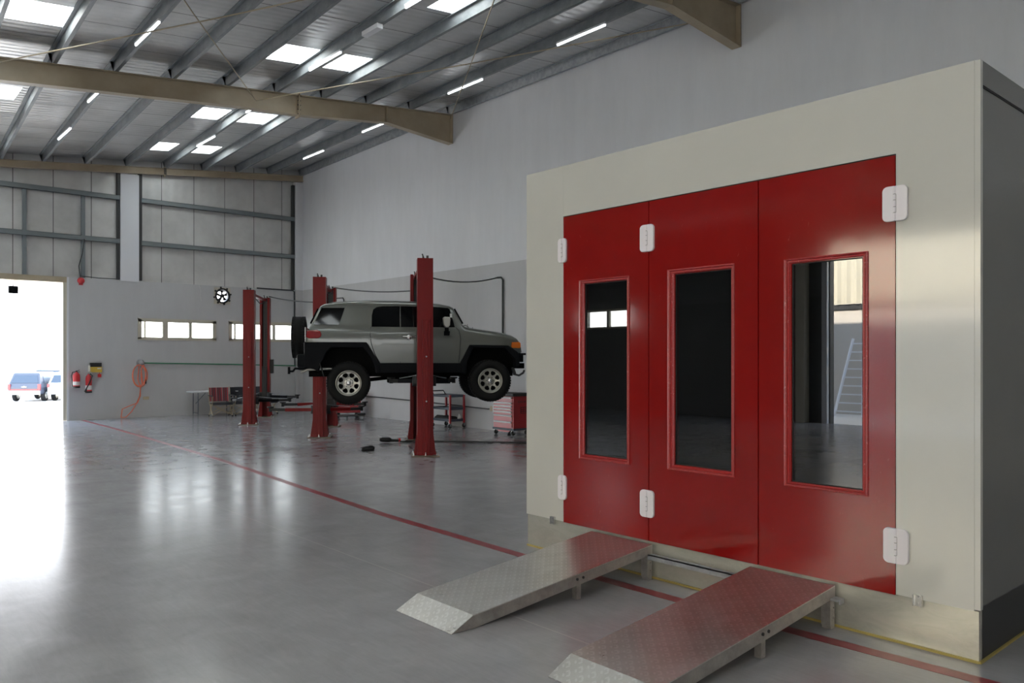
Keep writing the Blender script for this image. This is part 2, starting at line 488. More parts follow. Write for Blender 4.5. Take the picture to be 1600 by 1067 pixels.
# roof sheet, with holes where the translucent sheets sit
SKY_Y = [(21.76, 22.68), (18.22, 19.15), (13.62, 14.55), (9.95, 10.9), (6.0, 6.95), (2.0, 2.95), (-2.0, -1.05)]
SKY_X = [(6.47, 7.30), (7.68, 8.45), (2.12, 3.08), (1.10, 1.95), (-3.2, -1.4)]
def roofgrid(xs, ys, holes, dz):
    mb = MB()
    xs = sorted(set(xs + [h[i] for h in holes for i in (0, 1)])); ys = sorted(set(ys + [h[i] for h in holes for i in (2, 3)]))
    for i in range(len(xs) - 1):
        for j in range(len(ys) - 1):
            cx, cy = (xs[i] + xs[i + 1]) / 2, (ys[j] + ys[j + 1]) / 2
            if any(h[0] < cx < h[1] and h[2] < cy < h[3] for h in holes): continue
            q = [(xs[i], ys[j]), (xs[i + 1], ys[j]), (xs[i + 1], ys[j + 1]), (xs[i], ys[j + 1])]
            lo = [(a, b, zr(a, b) + dz) for a, b in q]; hi = [(a, b, c + .04) for a, b, c in lo]
            mb.add(lo + hi, [(3, 2, 1, 0), (4, 5, 6, 7), (0, 1, 5, 4), (1, 2, 6, 5), (2, 3, 7, 6), (3, 0, 4, 7)])
    return mb
RH = .215
skyholes = [(a, b, c, d) for a, b in SKY_X for c, d in SKY_Y]
solo(roofgrid([LX, W], [FY, 15.92, D + .25], skyholes, RH), 'ceiling', 'foil', (0, 0, 0), kind='structure')
rowname = ['nearest the far wall', 'just past the middle beam', 'just before the middle beam', 'nearest the camera']
colname = {0: 'left half of right pair', 1: 'right half of right pair', 2: 'in the left column', 3: 'far left column'}
for ci, (a, b) in enumerate(SKY_X):
    for ri, (c, d) in enumerate(SKY_Y):
        mb = MB(); n = 15
        top = []
        for i in range(n * 2 + 1):
            y = c + (d - c) * i / (n * 2)
            z = .018 if i % 2 else 0.0
            top += [(a - .02, y, zr(a, y) + RH + .045 + z), (b + .02, y, zr(b, y) + RH + .045 + z)]
        mb.add(top, [(2 * i, 2 * i + 1, 2 * i + 3, 2 * i + 2) for i in range(n * 2)])
        if ri < 4 and ci < 4 and not (ci == 3 and ri != 3):
            lab = 'bright roof skylight, %s, row %s' % (colname[ci], rowname[ri])
        else:
            lab = 'roof skylight out of view, row %s from the far wall, column %s from the right' % (('one', 'two', 'three', 'four', 'five', 'six', 'seven')[ri], ('one', 'two', 'three', 'four', 'five')[ci])
        o = solo(mb, 'roof_skylight', 'skylight', (a, c, 7.0), lab, 'skylight', 'translucent roof skylights', fix=False)

# rafters (tapered I beams)
def rafter(Yc, pts, wid, label, plates, end_x=W):
    """pts = [(X, depth)]"""
    loc = (end_x, Yc, zr(end_x, Yc))
    t = thing('roof_beam', label, 'beam', loc, 0, 'beige roof beams')
    mb = MB()
    top = [(x, zr(x, Yc)) for x, d in pts]; bot = [(x, zr(x, Yc) - d) for x, d in pts]
    mb.prism(top + bot[::-1], Yc - .006, Yc + .006)
    mb.build('web', 'beam', t, loc)
    for nm, ln in (('top_flange', [(x, z - .006) for x, z in top]), ('bottom_flange', [(x, z + .006) for x, z in bot])):
        mb = MB()
        for (xa, za), (xb, zb) in zip(ln[:-1], ln[1:]):
            mb.bar((xa, Yc, za), (xb, Yc, zb), wid, .014)
        mb.build(nm, 'beam', t, loc)
    for x in plates:
        dp = next(d0 + (d1 - d0) * (x - x0) / (x1 - x0) for (x0, d0), (x1, d1) in zip(pts[:-1], pts[1:]) if min(x0, x1) <= x <= max(x0, x1))
        mb = MB(); ext = .05 if x < 9 else 0
        mb.box(x - .016, x + .016, Yc - wid / 2, Yc + wid / 2, zr(x, Yc) - dp - ext, zr(x, Yc) + ext * .6 - .002)
        o = mb.build('joint_plate', 'beam', t, loc)
        if ext:
            bm_ = MB()
            for k in range(5):
                zz = zr(x, Yc) - dp + .02 + k * (dp - .04) / 4
                bm_.tube([(x - .035, Yc - .07, zz), (x + .035, Yc - .07, zz)], .013, 6)
            bm_.build('bolt_row', 'darksteel', o, loc)
    return t
prof = [(LX, .40), (6.5, .39), (7.82, .43), (10.05, .38), (W - .02, .73)]
rafter(15.92, prof, .18, 'long beige tapered roof beam crossing the middle of the ceiling', [7.82, 10.05, W - .03])
rafter(7.72, prof, .18, 'beige tapered beam end at the top of the picture above the booth', [7.82, 10.05, W - .03])
rafter(-.5, prof, .18, 'beige roof beam behind the viewpoint, outside the picture', [])
rafter(23.93, [(LX, .19), (W - .02, .19)], .12, 'shallow beige beam along the top of the far wall', [7.6])

# purlins
near = [10.42, 9.36, 8.16, 6.93, 5.84, 4.86, 3.82, 2.78, 1.75, .72, -.35]
midx = [10.70, 9.52, 8.39, 7.30, 6.24, 5.18, 4.15, 3.14, 2.15, 1.15, .1]
farx = [10.76, 9.74, 8.70, 7.62, 6.56, 5.52, 4.50, 3.54, 2.55, 1.55, .5]
ords = ['second', 'third', 'fourth', 'fifth', 'sixth', 'seventh', 'eighth', 'ninth', 'tenth', 'eleventh', 'twelfth']
def purlin_mesh(xa, xb, xc, org):
    mb = MB()
    nodes = [(xa + (xa - xb) * 2.2 * 0, FY + .01), (xa, 7.7), (xb, 15.92), (xc, D - .01)]
    for (x0, y0), (x1, y1) in zip(nodes[:-1], nodes[1:]):
        def pt(x, y, dx, dz): return (x + dx, y, zr(x, y) + dz)
        # Z section: lower flange to +x, web, upper flange to -x, with lips
        sec = [(.062, .018), (.062, 0), (0, 0), (0, .2), (-.062, .2), (-.062, .182), (-.058, .182), (-.058, .196), (.004, .196), (.004, .004), (.058, .004), (.058, .018)]
        n = len(sec)
        v = [pt(x0, y0, a, b) for a, b in sec] + [pt(x1, y1, a, b) for a, b in sec]
        mb.add(v, [tuple(range(n)), tuple(reversed(range(n, 2 * n)))] + [(i, i + n, (i + 1) % n + n, (i + 1) % n) for i in range(n)])
    return mb
for k, (xa, xb, xc) in enumerate(zip(near, midx, farx)):
    org = (xb, 15.92, zr(xb, 15.92))
    mb = purlin_mesh(xa, xb, xc, org)
    solo(mb, 'steel_purlin', 'purlin', org, 'galvanised steel roof purlin, %s from the right wall' % ords[k], 'purlin', 'roof purlins')
org = (W - .09, 15.92, zr(W, 15.92))
solo(purlin_mesh(W - .12, W - .1, W - .1, org), 'steel_purlin', 'galv', org, 'galvanised steel roof purlin lying along the top of the right wall', 'purlin', 'roof purlins')
for k in range(8):
    x = -1.4 - k * 1.07; org = (x, 15.92, zr(x, 15.92))
    solo(purlin_mesh(x, x, x, org), 'steel_purlin', 'purlin', org, 'roof purlin left of the picture, %s past the last one in view' % ('one', 'two', 'three', 'four', 'five', 'six', 'seven', 'eight')[k], 'purlin', 'roof purlins')

# bracing rods
for a, b, lab in (((11.85, 15.84, 7.60), (6.85, 7.80, 7.03), 'thin steel bracing rod rising from the wall end of the middle beam'),
                  ((6.85, 15.84, 7.03), (11.85, 7.80, 7.60), 'thin steel bracing rod running right from the middle of the beam'),
                  ((6.85, 15.84, 7.03), (1.45, 7.80, 6.55), 'thin steel bracing rod rising up left from the middle of the beam'),
                  ((2.1, 15.84, 6.60), (6.95, 7.80, 7.03), 'thin steel bracing rod crossing the left of the ceiling')):
    mb = MB(); mid = [(a[i] + b[i]) / 2 - (.03 if i == 2 else 0) for i in range(3)]
    mb.tube([a, mid, b], .011, 6)
    solo(mb, 'bracing_rod', 'beam', a, lab, 'rod', 'roof bracing rods')

# tube lights under the purlins
def purlin_x(k, y):
    if y > 15.92: t = (y - 15.92) / (D - 15.92); return midx[k] + (farx[k] - midx[k]) * t
    t = (15.92 - y) / 8.22; return midx[k] + (near[k] - midx[k]) * t
tl = [(0, 20.8, 'third along the right wall, nearest the far wall'), (0, 17.45, 'half hidden behind the middle beam near the right wall'),
      (0, 13.6, 'right above the wall in front of the middle beam'), (0, 10.02, 'furthest right, above the booth end'),
      (3, 20.25, 'between the far pair of skylights'), (3, 16.8, 'partly hidden behind the middle beam between skylights'), (3, 13.45, 'beside the large pair of skylights in the middle'),
      (3, 9.9, 'at the top edge beside the nearest skylight'),
      (6, 20.6, 'leftmost, near the far wall'), (6, 17.25, 'left, just behind the middle beam'), (6, 13.5, 'left, in front of the middle beam')]
for k, y, lab in tl:
    x = purlin_x(k, y) - .035; z = zr(x, y)
    t = thing('tube_light', 'lit tube light under a purlin, ' + lab, 'light', (x, y, z), 0, 'ceiling tube lights')
    h = MB(); h.box(-.022, .022, -.61, .61, -.035, 0); h.build('housing', 'white_metal', t)
    tb = MB(); tb.tube([(0, -.6, -.052), (0, .6, -.052)], .019, 10); tb.build('tube', 'tube', t)
# grey junction boxes on the fourth purlin
mb = MB(); x = purlin_x(3, 11.6); mb.box(x - .08, x + .03, 11.4, 11.9, zr(x, 11.6) - .08, zr(x, 11.6) - .002)
solo(mb, 'junction_box', 'white_metal', (x, 11.65, zr(x, 11.6)), 'pale grey junction box hanging under a purlin beside a tube light', 'box')

# ------------------------------------------------------------------ back wall details
def girt(x0, x1, z, n):
    mb = MB()
    mb.box(x0, x1, D + .0, D + .13, z + .05, z + .062)
    mb.box(x0, x1, D + .0, D + .008, z - .07, z + .062)
    mb.box(x0, x1, D + .0, D + .05, z - .07, z - .06)
    solo(mb, 'trim_%d' % n, 'girt', ((x0 + x1) / 2, D, z), kind='structure')
n = 1
for x0, x1, z in ((LX, 6.42, 6.2), (LX, 6.42, 4.98), (7.0, 11.69, 6.2), (7.0, 11.69, 4.98)):
    girt(x0, x1, z, n); n += 1
for x, z0, z1 in ((4.11, 3.88, 6.14), (5.50, 3.88, 6.14), (6.40, 3.9, 7.0), (6.97, 3.9, 7.0), (11.66, 3.9, 7.3), (2.6, 3.88, 6.14)):
    mb = MB(); mb.box(x - .045, x + .045, D + .02, D + .13, z0, z1)
    solo(mb, 'trim_%d' % n, 'girt' if x < 6.2 else 'darksteel', (x, D, z0), kind='structure'); n += 1
mb = MB(); mb.box(6.43, 6.92, D - .02, D + .14, 3.86, zr(6.6, D) - .19)
solo(mb, 'wall_column', 'column', (6.67, D, 3.86), 'white painted column standing on the low back wall', 'column')
mb = MB(); mb.box(11.70, W, D - .04, D + .14, 0, 7.40)
solo(mb, 'wall_column', 'wall', (11.82, D, 0), 'white corner pilaster where the back and right walls meet', 'column')
mb = MB(); mb.box(.35, 5.10, D + .0, D + .13, 3.73, 3.88)
solo(mb, 'trim_%d' % n, 'beam', (2.7, D, 3.73), kind='structure'); n += 1
mb = MB(); mb.box(5.0, 5.10, D + .02, D + .24, 0, 3.74); mb.box(.35, .45, D + .02, D + .24, 0, 3.74)
solo(mb, 'trim_%d' % n, 'frame_cream', (5.0, D, 0), kind='structure'); n += 1
mb = MB(); mb.box(5.088, 5.14, D - .012, D - .001, 0, 3.88)
solo(mb, 'trim_%d' % n, 'column', (5.1, D, 0), kind='structure'); n += 1

# floodlight hanging in the gate opening
t = thing('floodlight', 'small dark floodlight hanging in the open gateway', 'lamp', (3.92, D + .45, 3.5))
mb = MB(); mb.box(-.11, .11, -.04, .04, -.1, .1); mb.build('lamp_body', 'carblack', t, bevel=.008)
mb = MB(); mb.box(-.09, .09, -.046, -.04, -.08, .08); mb.build('lens', 'carglass', t)
mb = MB(); mb.tube([(0, 0, .1), (0, -.02, .2), (0, -.35, .24)], .012, 6); mb.build('bracket', 'darksteel', t)

# strip windows in the back wall
for i, (x0, x1) in enumerate(((6.92, 9.095), (9.547, 11.70))):
    z0, z1 = 2.235, 2.80
    t = thing('window_%d' % (i + 1), None, None, ((x0 + x1) / 2, D, z0), kind='structure')
    org = ((x0 + x1) / 2, D, z0)
    mb = MB(); e = .07
    mb.box(x0 - .03, x1 + .03, D - .02, D + .1, z1 - e, z1 + .03); mb.box(x0 - .03, x1 + .03, D - .02, D + .1, z0 - .03, z0 + e * .8)
    mb.box(x0 - .03, x0 + e, D - .02, D + .1, z0, z1); mb.box(x1 - e, x1 + .03, D - .02, D + .1, z0, z1)
    L = x1 - x0
    for f0, w in ((.335, .15), (.665, .09)):
        mb.box(x0 + L * f0 - w / 2, x0 + L * f0 + w / 2, D + .0, D + .09, z0, z1)
    mb.box(x0 + L * .07, x0 + L * .07 + .045, D + .02, D + .08, z0, z1)
    mb.build('window_frame', 'frame_cream', t, org)
    mb = MB(); mb.box(x0, x1, D + .05, D + .056, z0, z1); mb.build('window_pane', 'glass', t, org)

# exhaust fan
t = thing('exhaust_fan', 'round black exhaust fan in a square opening high on the back wall', 'fan', (FANX, D, FANZ))
mb = MB(); nseg = 32
for k in range(nseg):      # plate with a round hole
    a0, a1 = 2 * math.pi * k / nseg, 2 * math.pi * (k + 1) / nseg
    def sq(a):
        c_, s_ = math.cos(a), math.sin(a); q = .25 / max(abs(c_), abs(s_)); return c_ * q, s_ * q
    (u0, w0), (u1, w1) = sq(a0), sq(a1)
    i0, j0, i1, j1 = .19 * math.cos(a0), .19 * math.sin(a0), .19 * math.cos(a1), .19 * math.sin(a1)
    mb.add([(u0, -.02, w0), (u1, -.02, w1), (i1, -.02, j1), (i0, -.02, j0), (u0, 0, w0), (u1, 0, w1), (i1, 0, j1), (i0, 0, j0)],
           [(0, 1, 2, 3), (4, 7, 6, 5), (0, 4, 5, 1), (3, 2, 6, 7)])
mb.build('mounting_plate', 'frame_cream', t)
mb = MB(); mb.lathe([(.215, -.02), (.235, -.05), (.2, -.08), (.185, -.08), (.185, .12), (.2, .12)], ax='y', n=24); mb.build('housing_ring', 'black', t)
for k in range(8):
    a = 2 * math.pi * k / 8 + .2
    mb = MB(); mb.bar((.2 * math.cos(a), -.045, .2 * math.sin(a)), (.28 * math.cos(a), -.03, .28 * math.sin(a)), .05, .02, (0, 1, 0)); mb.build('mounting_lug', 'black', t)
mb = MB(); mb.lathe([(0, -.05), (.06, -.05), (.06, .08), (0, .08)], ax='y', n=16); mb.build('motor', 'black', t)
for k in range(5):
    mb = MB(); a = 2 * math.pi * k / 5 + .5
    pts = []
    for r_, da, dy in ((.05, -.35, 0), (.11, -.5, .02), (.165, -.42, .03), (.172, .1, -.01), (.11, .25, -.02), (.05, .35, -.01)):
        pts.append((r_ * math.cos(a + da), dy, r_ * math.sin(a + da)))
    mb.add(pts + [(x, y + .006, z) for x, y, z in pts], [tuple(range(6)), tuple(reversed(range(6, 12)))] + [(i, i + 6, (i + 1) % 6 + 6, (i + 1) % 6) for i in range(6)])
    mb.build('fan_blade', 'black', t)

# green air pipe, reel fitting and orange hose
mb = MB(); mb.tube([(7.0, D - .04, 1.55), (9.5, D - .04, 1.50), (11.69, D - .05, 1.44)], .018, 8)
solo(mb, 'air_pipe', 'greenpipe', (7.0, D - .04, 1.55), 'long green air pipe running level along the back wall', 'pipe')
t = thing('hose_bracket', 'grey metal hose bracket at the left end of the green pipe', 'bracket', (6.96, D - .02, 1.55))
mb = MB(); mb.lathe([(0, -.12), (.05, -.12), (.09, -.06), (.11, .019)], ax='y', n=20); mb.build('hub', 'galv', t)
mb = MB(); mb.tube([(-.05, -.10, -.05), (-.12, -.14, -.02), (-.13, -.14, .04)], .012, 6); mb.build('hook', 'galv', t)
mb = MB()
def loop(cx, cz, rx, rz_, a0, a1, dy, n=26):
    return [(cx + rx * math.cos(a0 + (a1 - a0) * i / n), D - .05 - dy - .01 * math.sin(i), cz + rz_ * math.sin(a0 + (a1 - a0) * i / n)) for i in range(n + 1)]
cx, cz = 6.92, 1.19
mb.tube(loop(cx, cz, .20, .32, .5 * math.pi, 2.5 * math.pi, .05), .013, 6)
mb.tube(loop(cx - .03, cz + .01, .17, .30, .5 * math.pi, 2.5 * math.pi, .09), .013, 6)
mb.tube(loop(cx + .07, cz + .02, .06, .28, .5 * math.pi, 2.5 * math.pi, .12), .013, 6)
mb.tube([(6.90, D - .1, 1.48), (6.86, D - .1, 1.1), (6.93, D - .1, .88), (6.93, D - .1, .62), (6.86, D - .09, .42), (6.62, D - .08, .33), (6.46, D - .07, .26), (6.43, D - .07, .02)], .013, 6)
mb.tube([(6.95, D - .1, 1.4), (6.99, D - .1, 1.0), (6.94, D - .1, .86), (6.91, D - .1, .6), (6.83, D - .09, .4), (6.70, D - .09, .18), (6.55, D - .09, .03), (6.43, D - .07, .02)], .013, 6)
mb.tube([(7.05, D - .12, 1.4), (7.08, D - .12, 1.1), (7.04, D - .12, 1.0)], .013, 6)
o = solo(mb, 'air_hose', 'hose', (6.92, D - .08, 1.2), 'orange air hose looped on the back wall and trailing to the floor', 'hose')
mb = MB(); mb.tube([(.14, -.04, -.12), (.15, -.04, -.24)], .022, 8); q = mb.build('hose_nozzle', 'black', o)

# wall sockets on the back wall
mb = MB(); mb.box(7.03, 7.19, D - .03, D - .001, .50, .59)
solo(mb, 'wall_socket', 'beige', (7.11, D, .5), 'small beige double socket low on the back wall right of the hose', 'socket', bevel=.006)

# alarm bell
t = thing('alarm_bell', 'small red alarm bell at the top left of the back wall', 'alarm', (5.43, D - .001, 3.80))
mb = MB(); mb.lathe([(0, -.09), (.05, -.085), (.085, -.05), (.09, -.02), (.09, 0)], ax='y', n=20); mb.build('gong', 'extred', t)
mb = MB(); mb.box(-.05, .05, -.015, 0, -.12, -.07); mb.build('backplate', 'extred', t)

# fire extinguishers
def extinguisher(x, z, lab, tilt, r=.085, h=.42):
    t = thing('fire_extinguisher', lab, 'fire extinguisher', (x, D - r - .02, z), 0, 'fire extinguishers on the back wall')
    mb = MB(); mb.lathe([(0, 0), (r * .95, .0), (r, .02), (r, h * .75), (r * .8, h * .88), (.03, h * .94), (.025, h), (0, h)], n=20); mb.build('cylinder', 'extred', t)
    mb = MB(); mb.lathe([(r + .001, h * .13), (r + .002, h * .14), (r + .002, h * .36), (r + .001, h * .37)], n=20); mb.build('label_band', 'label', t)
    mb = MB(); mb.lathe([(r * .9, -.02), (r + .003, -.02), (r + .003, .03), (r * .9, .03)], n=20); mb.build('base_ring', 'black', t)
    mb = MB(); mb.bar((-.02, 0, h), (.07, -.03, h + .05), .025, .015); mb.bar((-.02, 0, h - .015), (.08, -.03, h), .025, .015); mb.tube([(0, 0, h - .03), (0, 0, h + .03)], .02, 8)
    mb.build('valve_handle', 'black' if tilt < .5 else 'galv', t)
    mb = MB()
    if tilt < .5:
        mb.tube([(-.02, 0, h), (-.1, -.02, h - .01), (-.13, -.03, h * .75), (-.11, -.03, h * .3), (-.10, -.04, .02)], .012, 6)
    else:
        mb.tube([(.03, -.02, h), (.07, -.09, h * .9), (.0, -.11, h * .55), (-.08, -.10, h * .2)], .016, 6)
        mb.tube([(-.08, -.10, h * .2), (-.11, -.10, h * .02)], [.02, .035], 8)
    mb.build('discharge_hose', 'black', t)
    mb = MB(); mb.box(-.03, .03, r, r + .02, h * .5, h * .8); mb.build('wall_hook', 'galv', t)
extinguisher(5.30, .90, 'red fire extinguisher with white band, nearer the open gate', 0)
extinguisher(5.60, .76, 'red fire extinguisher with a slanting black hose, second from the gate', 1, .08, .5)
t = thing('control_box', 'yellow and black wall box above the right fire extinguisher', 'box', (5.79, D, 1.30))
mb = MB(); mb.box(-.14, .14, -.12, -.001, 0, .15); mb.build('box_front', 'yellow', t)
mb = MB(); mb.box(-.145, .13, -.125, -.001, .15, .26); mb.build('box_top', 'black', t)
mb = MB(); mb.box(.02, .12, -.128, -.121, .09, .12); mb.build('label_plate', 'label', t)
mb = MB(); mb.tube([(.09, -.06, -.005), (.09, -.06, -.06)], .008, 6); mb.box(.05, .13, -.09, -.03, -.14, -.05); mb.build('padlock', 'extred', t)
mb = MB(); mb.box(-.19, -.145, -.06, -.001, .02, .19); mb.build('side_plate', 'label', t)

# hanging white cord beside the fan
mb = MB(); mb.tube([(8.62, D - .012, 3.86), (8.66, D - .012, 3.7), (8.64, D - .012, 3.55), (8.68, D - .012, 3.40)], .005, 5)
solo(mb, 'wire', 'label', (8.62, D, 3.86), 'thin white wire dangling left of the exhaust fan', 'wire')
# black cable on the cladding left of the column
mb = MB(); mb.tube([(5.42, D + .02, 3.9), (5.38, D + .0, 4.2), (5.47, D + .01, 4.55), (5.52, D + .0, 4.95)], .012, 6)
mb.tube([(5.4, D + .0, 3.93), (5.9, D + .0, 3.90), (6.4, D + .01, 3.91)], .012, 6)
solo(mb, 'cable', 'cable', (5.42, D, 3.9), 'black cable curling up a steel post above the alarm bell', 'cable')

# black pipe drop near the corner, on the back wall
mb = MB(); mb.tube([(10.4, D - .03, 3.885), (11.58, D - .03, 3.88), (11.66, D - .03, 3.84), (11.66, D - .03, 3.0), (11.66, D - .06, 1.46)], .02, 8)
solo(mb, 'conduit', 'cable', (11.66, D, 3.88), 'black conduit dropping down the back wall by the room corner', 'pipe')
# right wall conduits
mb = MB(); mb.tube([(W - .03, 13.905, 1.6), (W - .03, 13.905, 3.50), (W - .03, 13.96, 3.56), (W - .03, 14.1, 3.565)], .022, 8)
solo(mb, 'conduit', 'cable', (W, 13.9, 3.5), 'black conduit dropping down the right wall beside the booth', 'pipe')
mb = MB(); mb.tube([(W - .03, 21.25, 2.6), (W - .03, 21.25, 3.45), (W - .03, 21.3, 3.50), (W - .03, 21.75, 3.51)], .018, 8)
solo(mb, 'conduit', 'cable', (W, 21.3, 3.5), 'thin black conduit on the right wall behind the second lift', 'pipe')
mb = MB(); mb.tube([(W - .03, 20.1, .60), (W - .03, 17.0, .55), (W - .03, 14.4, .49)], .016, 8)
solo(mb, 'conduit', 'cable', (W, 17, .55), 'dark conduit running low along the right wall', 'pipe')
t = thing('wall_socket', 'white double socket low on the right wall at the end of the conduit', 'socket', (W, 14.25, .42))
mb = MB(); mb.box(-.05, -.001, -.13, .0, 0, .16); mb.build('socket_box', 'white_metal', t, bevel=.006)
mb = MB(); mb.box(-.03, -.001, .03, .12, .02, .14); mb.build('switch_box', 'beige', t, bevel=.006)
mb = MB(); mb.box(W - .05, W - .001, 20.1, 20.3, .52, .72)
solo(mb, 'wall_socket', 'white_metal', (W, 20.2, .52), 'white socket low on the right wall behind the raised car', 'socket', bevel=.006)

# ------------------------------------------------------------------ floor line
pts = [(4.64, .2), (4.615, 1.48), (4.56, 2.63), (4.535, 3.4), (4.50, 4.2), (4.60, 5.05), (4.59, 7.31), (4.80, 9.8), (5.055, 12.95), (5.20, 16.5), (5.376, 20.5), (5.45, 23.9)]
pts = [(4.62, .2), (4.605, 1.48), (4.565, 2.63), (4.545, 3.4), (4.54, 4.2), (4.56, 5.05), (4.62, 7.31), (4.80, 9.8), (5.055, 12.95), (5.22, 16.5), (5.376, 20.5), (5.45, 23.9)]
mb = MB(); hw = .052
v = []
for x, y in pts: v += [(x - hw, y, .0015), (x + hw, y, .0015)]
mb.add(v, [(2 * i, 2 * i + 1, 2 * i + 3, 2 * i + 2) for i in range(len(pts) - 1)])
o = solo(mb, 'floor_line', 'line_red', (4.6, 7.3, 0), 'long dark red line painted along the floor past the booth', 'floor marking', solid=.001)

# ------------------------------------------------------------------ paint booth
BX, Y0, Y1, ZT, ZB = 4.841, 1.584, 5.311, 3.353, .289
DY0, DY1, DZ0, DZ1 = 2.041, 4.841, .283, 2.911
borg = (BX, (Y0 + Y1) / 2, 0)
booth = thing('spray_booth', 'large cream spray booth with three red doors', 'spray booth', borg)
T = .06
mb = MB()
mb.box(BX, BX + T, Y0 + .031, DY0, ZB, ZT); mb.box(BX, BX + T, DY1, Y1, ZB, ZT); mb.box(BX, BX + T, DY0, DY1, DZ1 + .006, ZT)
mb.build('front_panel', 'cream', booth, borg)
mb = MB(); mb.box(BX + .012, BX + .06, Y0 + .012, Y1 - .004, 0, ZB - .001); mb.build('base_skirt', 'booth_base', booth, borg)
mb = MB(); mb.box(BX + .002, BX + .012, Y0 + .01, Y1, .0, .014); mb.box(BX + .012, W - .3, Y0 + .0, Y0 + .012, 0, .012); mb.build('sealant_bead', 'sealant', booth, borg)
mb = MB(); mb.box(BX + .036, 11.7, Y0 + .008, Y0 + T, ZB + .02, ZT - .14); mb.build('side_panel', 'booth_side', booth, borg)
mb = MB(); mb.box(BX + .061, 11.7, Y0 + .013, Y0 + T, 0, ZB + .02); mb.build('side_skirt', 'darksteel', booth, borg)
mb = MB(); mb.box(BX + .02, 11.7, Y0 + .001, Y0 + .06, ZT - .135, ZT); mb.build('top_flashing', 'booth_side', booth, borg)
mb = MB(); mb.box(BX + .0, BX + .035, Y0, Y0 + .03, ZB + .01, ZT - .002); mb.build('corner_trim', 'cream', booth, borg)
mb = MB(); mb.box(BX + .045, 11.7, Y0 + .004, Y0 + .008, ZT - .146, ZT - .135); mb.box(BX + .034, BX + .038, Y0 + .000, Y0 + .008, ZT - .146, ZT); mb.build('flashing_seam', 'gap', booth, borg)
mb = MB(); mb.box(BX + T, 11.7, Y1 - T, Y1, 0, ZT); mb.build('rear_side_panel', 'booth_side', booth, borg)
mb = MB(); mb.box(BX + T, 11.7, Y0 + T, Y1 - T, ZT - .06, ZT - .01); mb.build('roof_panel', 'booth_side', booth, borg)
mb = MB(); mb.box(11.64, 11.7, Y0 + T, Y1 - T, .0, ZT - .06); mb.build('end_panel', 'inner_dark', booth, borg)
mb = MB(); mb.box(BX + T, 11.64, Y0 + T, Y1 - T, .20, .26); mb.build('booth_floor', 'inner_dark', booth, borg)
mb = MB(); mb.box(BX + T, 11.64, Y0 + T, Y0 + T + .02, .26, ZT - .07); mb.box(BX + T, 11.64, Y1 - T - .02, Y1 - T, .26, ZT - .07); mb.build('inner_lining', 'inner_dark', booth, borg)
mb = MB(); mb.box(BX - .0005, BX + .001, 4.841, 4.845, DZ1 + .01, ZT - .002); mb.build('panel_seam', mat('panel_seam_line', (.42, .42, .38), .5), booth, borg)
for yy in (4.961, 1.913):
    mb = MB(); mb.box(BX - .008, BX, yy - .026, yy + .026, .25, .315)
    mb.box(BX - .022, BX - .008, yy - .026, yy - .018, .25, .315); mb.box(BX - .022, BX - .008, yy + .018, yy + .026, .25, .315)
    mb.tube([(BX - .008, yy, .265), (BX - .014, yy, .265)], .006, 6); mb.tube([(BX - .008, yy, .30), (BX - .014, yy, .30)], .006, 6)
    mb.build('floor_bracket', 'chrome', booth, borg)
mb = MB(); mb.box(BX + .012, BX + .05, DY0 - .006, DY1 + .006, DZ0 - .004, DZ0); mb.build('door_frame_gap', 'gap', booth, borg); mb = MB(); mb.box(BX + .012, BX + .05, DY0 - .006, DY1 + .006, DZ1, DZ1 + .006)
mb.build('door_frame_gap', 'gap', booth, borg)

def booth_door(ya, yb, wo, wg, hid):
    """wo outer trim (y0,y1,z0,z1), wg glass opening"""
    g = .004
    mb = MB()
    cells(mb, [ya + g, yb - g], [DZ0 + .002, DZ1 - .003], [wg], BX - .002, BX + .046, 'x')
    d = mb.build('door', 'door_red', booth, borg)
    f = MB()
    y0, y1, z0, z1 = wo; a0, a1, b0, b1 = wg
    # moulded frame with a raised outer bead and a bevel running in to the glass
    def ring(o0, i0, x_o, x_i):
        oy0, oy1, oz0, oz1 = o0; iy0, iy1, iz0, iz1 = i0
        v = [(x_o, oy0, oz0), (x_o, oy1, oz0), (x_o, oy1, oz1), (x_o, oy0, oz1), (x_i, iy0, iz0), (x_i, iy1, iz0), (x_i, iy1, iz1), (x_i, iy0, iz1)]
        f.add(v, [(0, 1, 5, 4), (1, 2, 6, 5), (2, 3, 7, 6), (3, 0, 4, 7)])
    def lerp(t): return (y0 + (a0 - y0) * t, y1 + (a1 - y1) * t, z0 + (b0 - z0) * t, z1 + (b1 - z1) * t)
    prof = [(0, -.002), (.0, -.010), (.18, -.014), (.36, -.010), (.40, -.005), (.46, -.009), (.75, -.012), (1.0, .004), (1.0, .02)]
    for (t0, x0), (t1, x1) in zip(prof[:-1], prof[1:]): ring(lerp(t0), lerp(t1), BX + x0, BX + x1)
    f.build('window_frame', 'door_trim', d, borg, fix=False)
    p = MB(); p.box(BX + .012, BX + .018, a0, a1, b0, b1); p.build('window_glass', 'booth_glass', d, borg)
    gs = MB()
    for q in ((a0, a1, b0, b0 + .006), (a0, a1, b1 - .006, b1), (a0, a0 + .006, b0, b1), (a1 - .006, a1, b0, b1)): gs.box(BX + .006, BX + .012, *q)
    gs.build('glass_seal', 'gap' if hid else 'label', d, borg)
    return d
d1 = booth_door(3.907, DY1, (4.099, 4.645, .852, 2.350), (4.125, 4.586, .893, 2.318), 1)
d2 = booth_door(2.959, 3.907, (3.145, 3.723, .858, 2.362), (3.171, 3.658, .900, 2.326), 1)
d3 = booth_door(DY0, 2.959, (2.205, 2.764, .852, 2.352), (2.241, 2.713, .884, 2.319), 1)
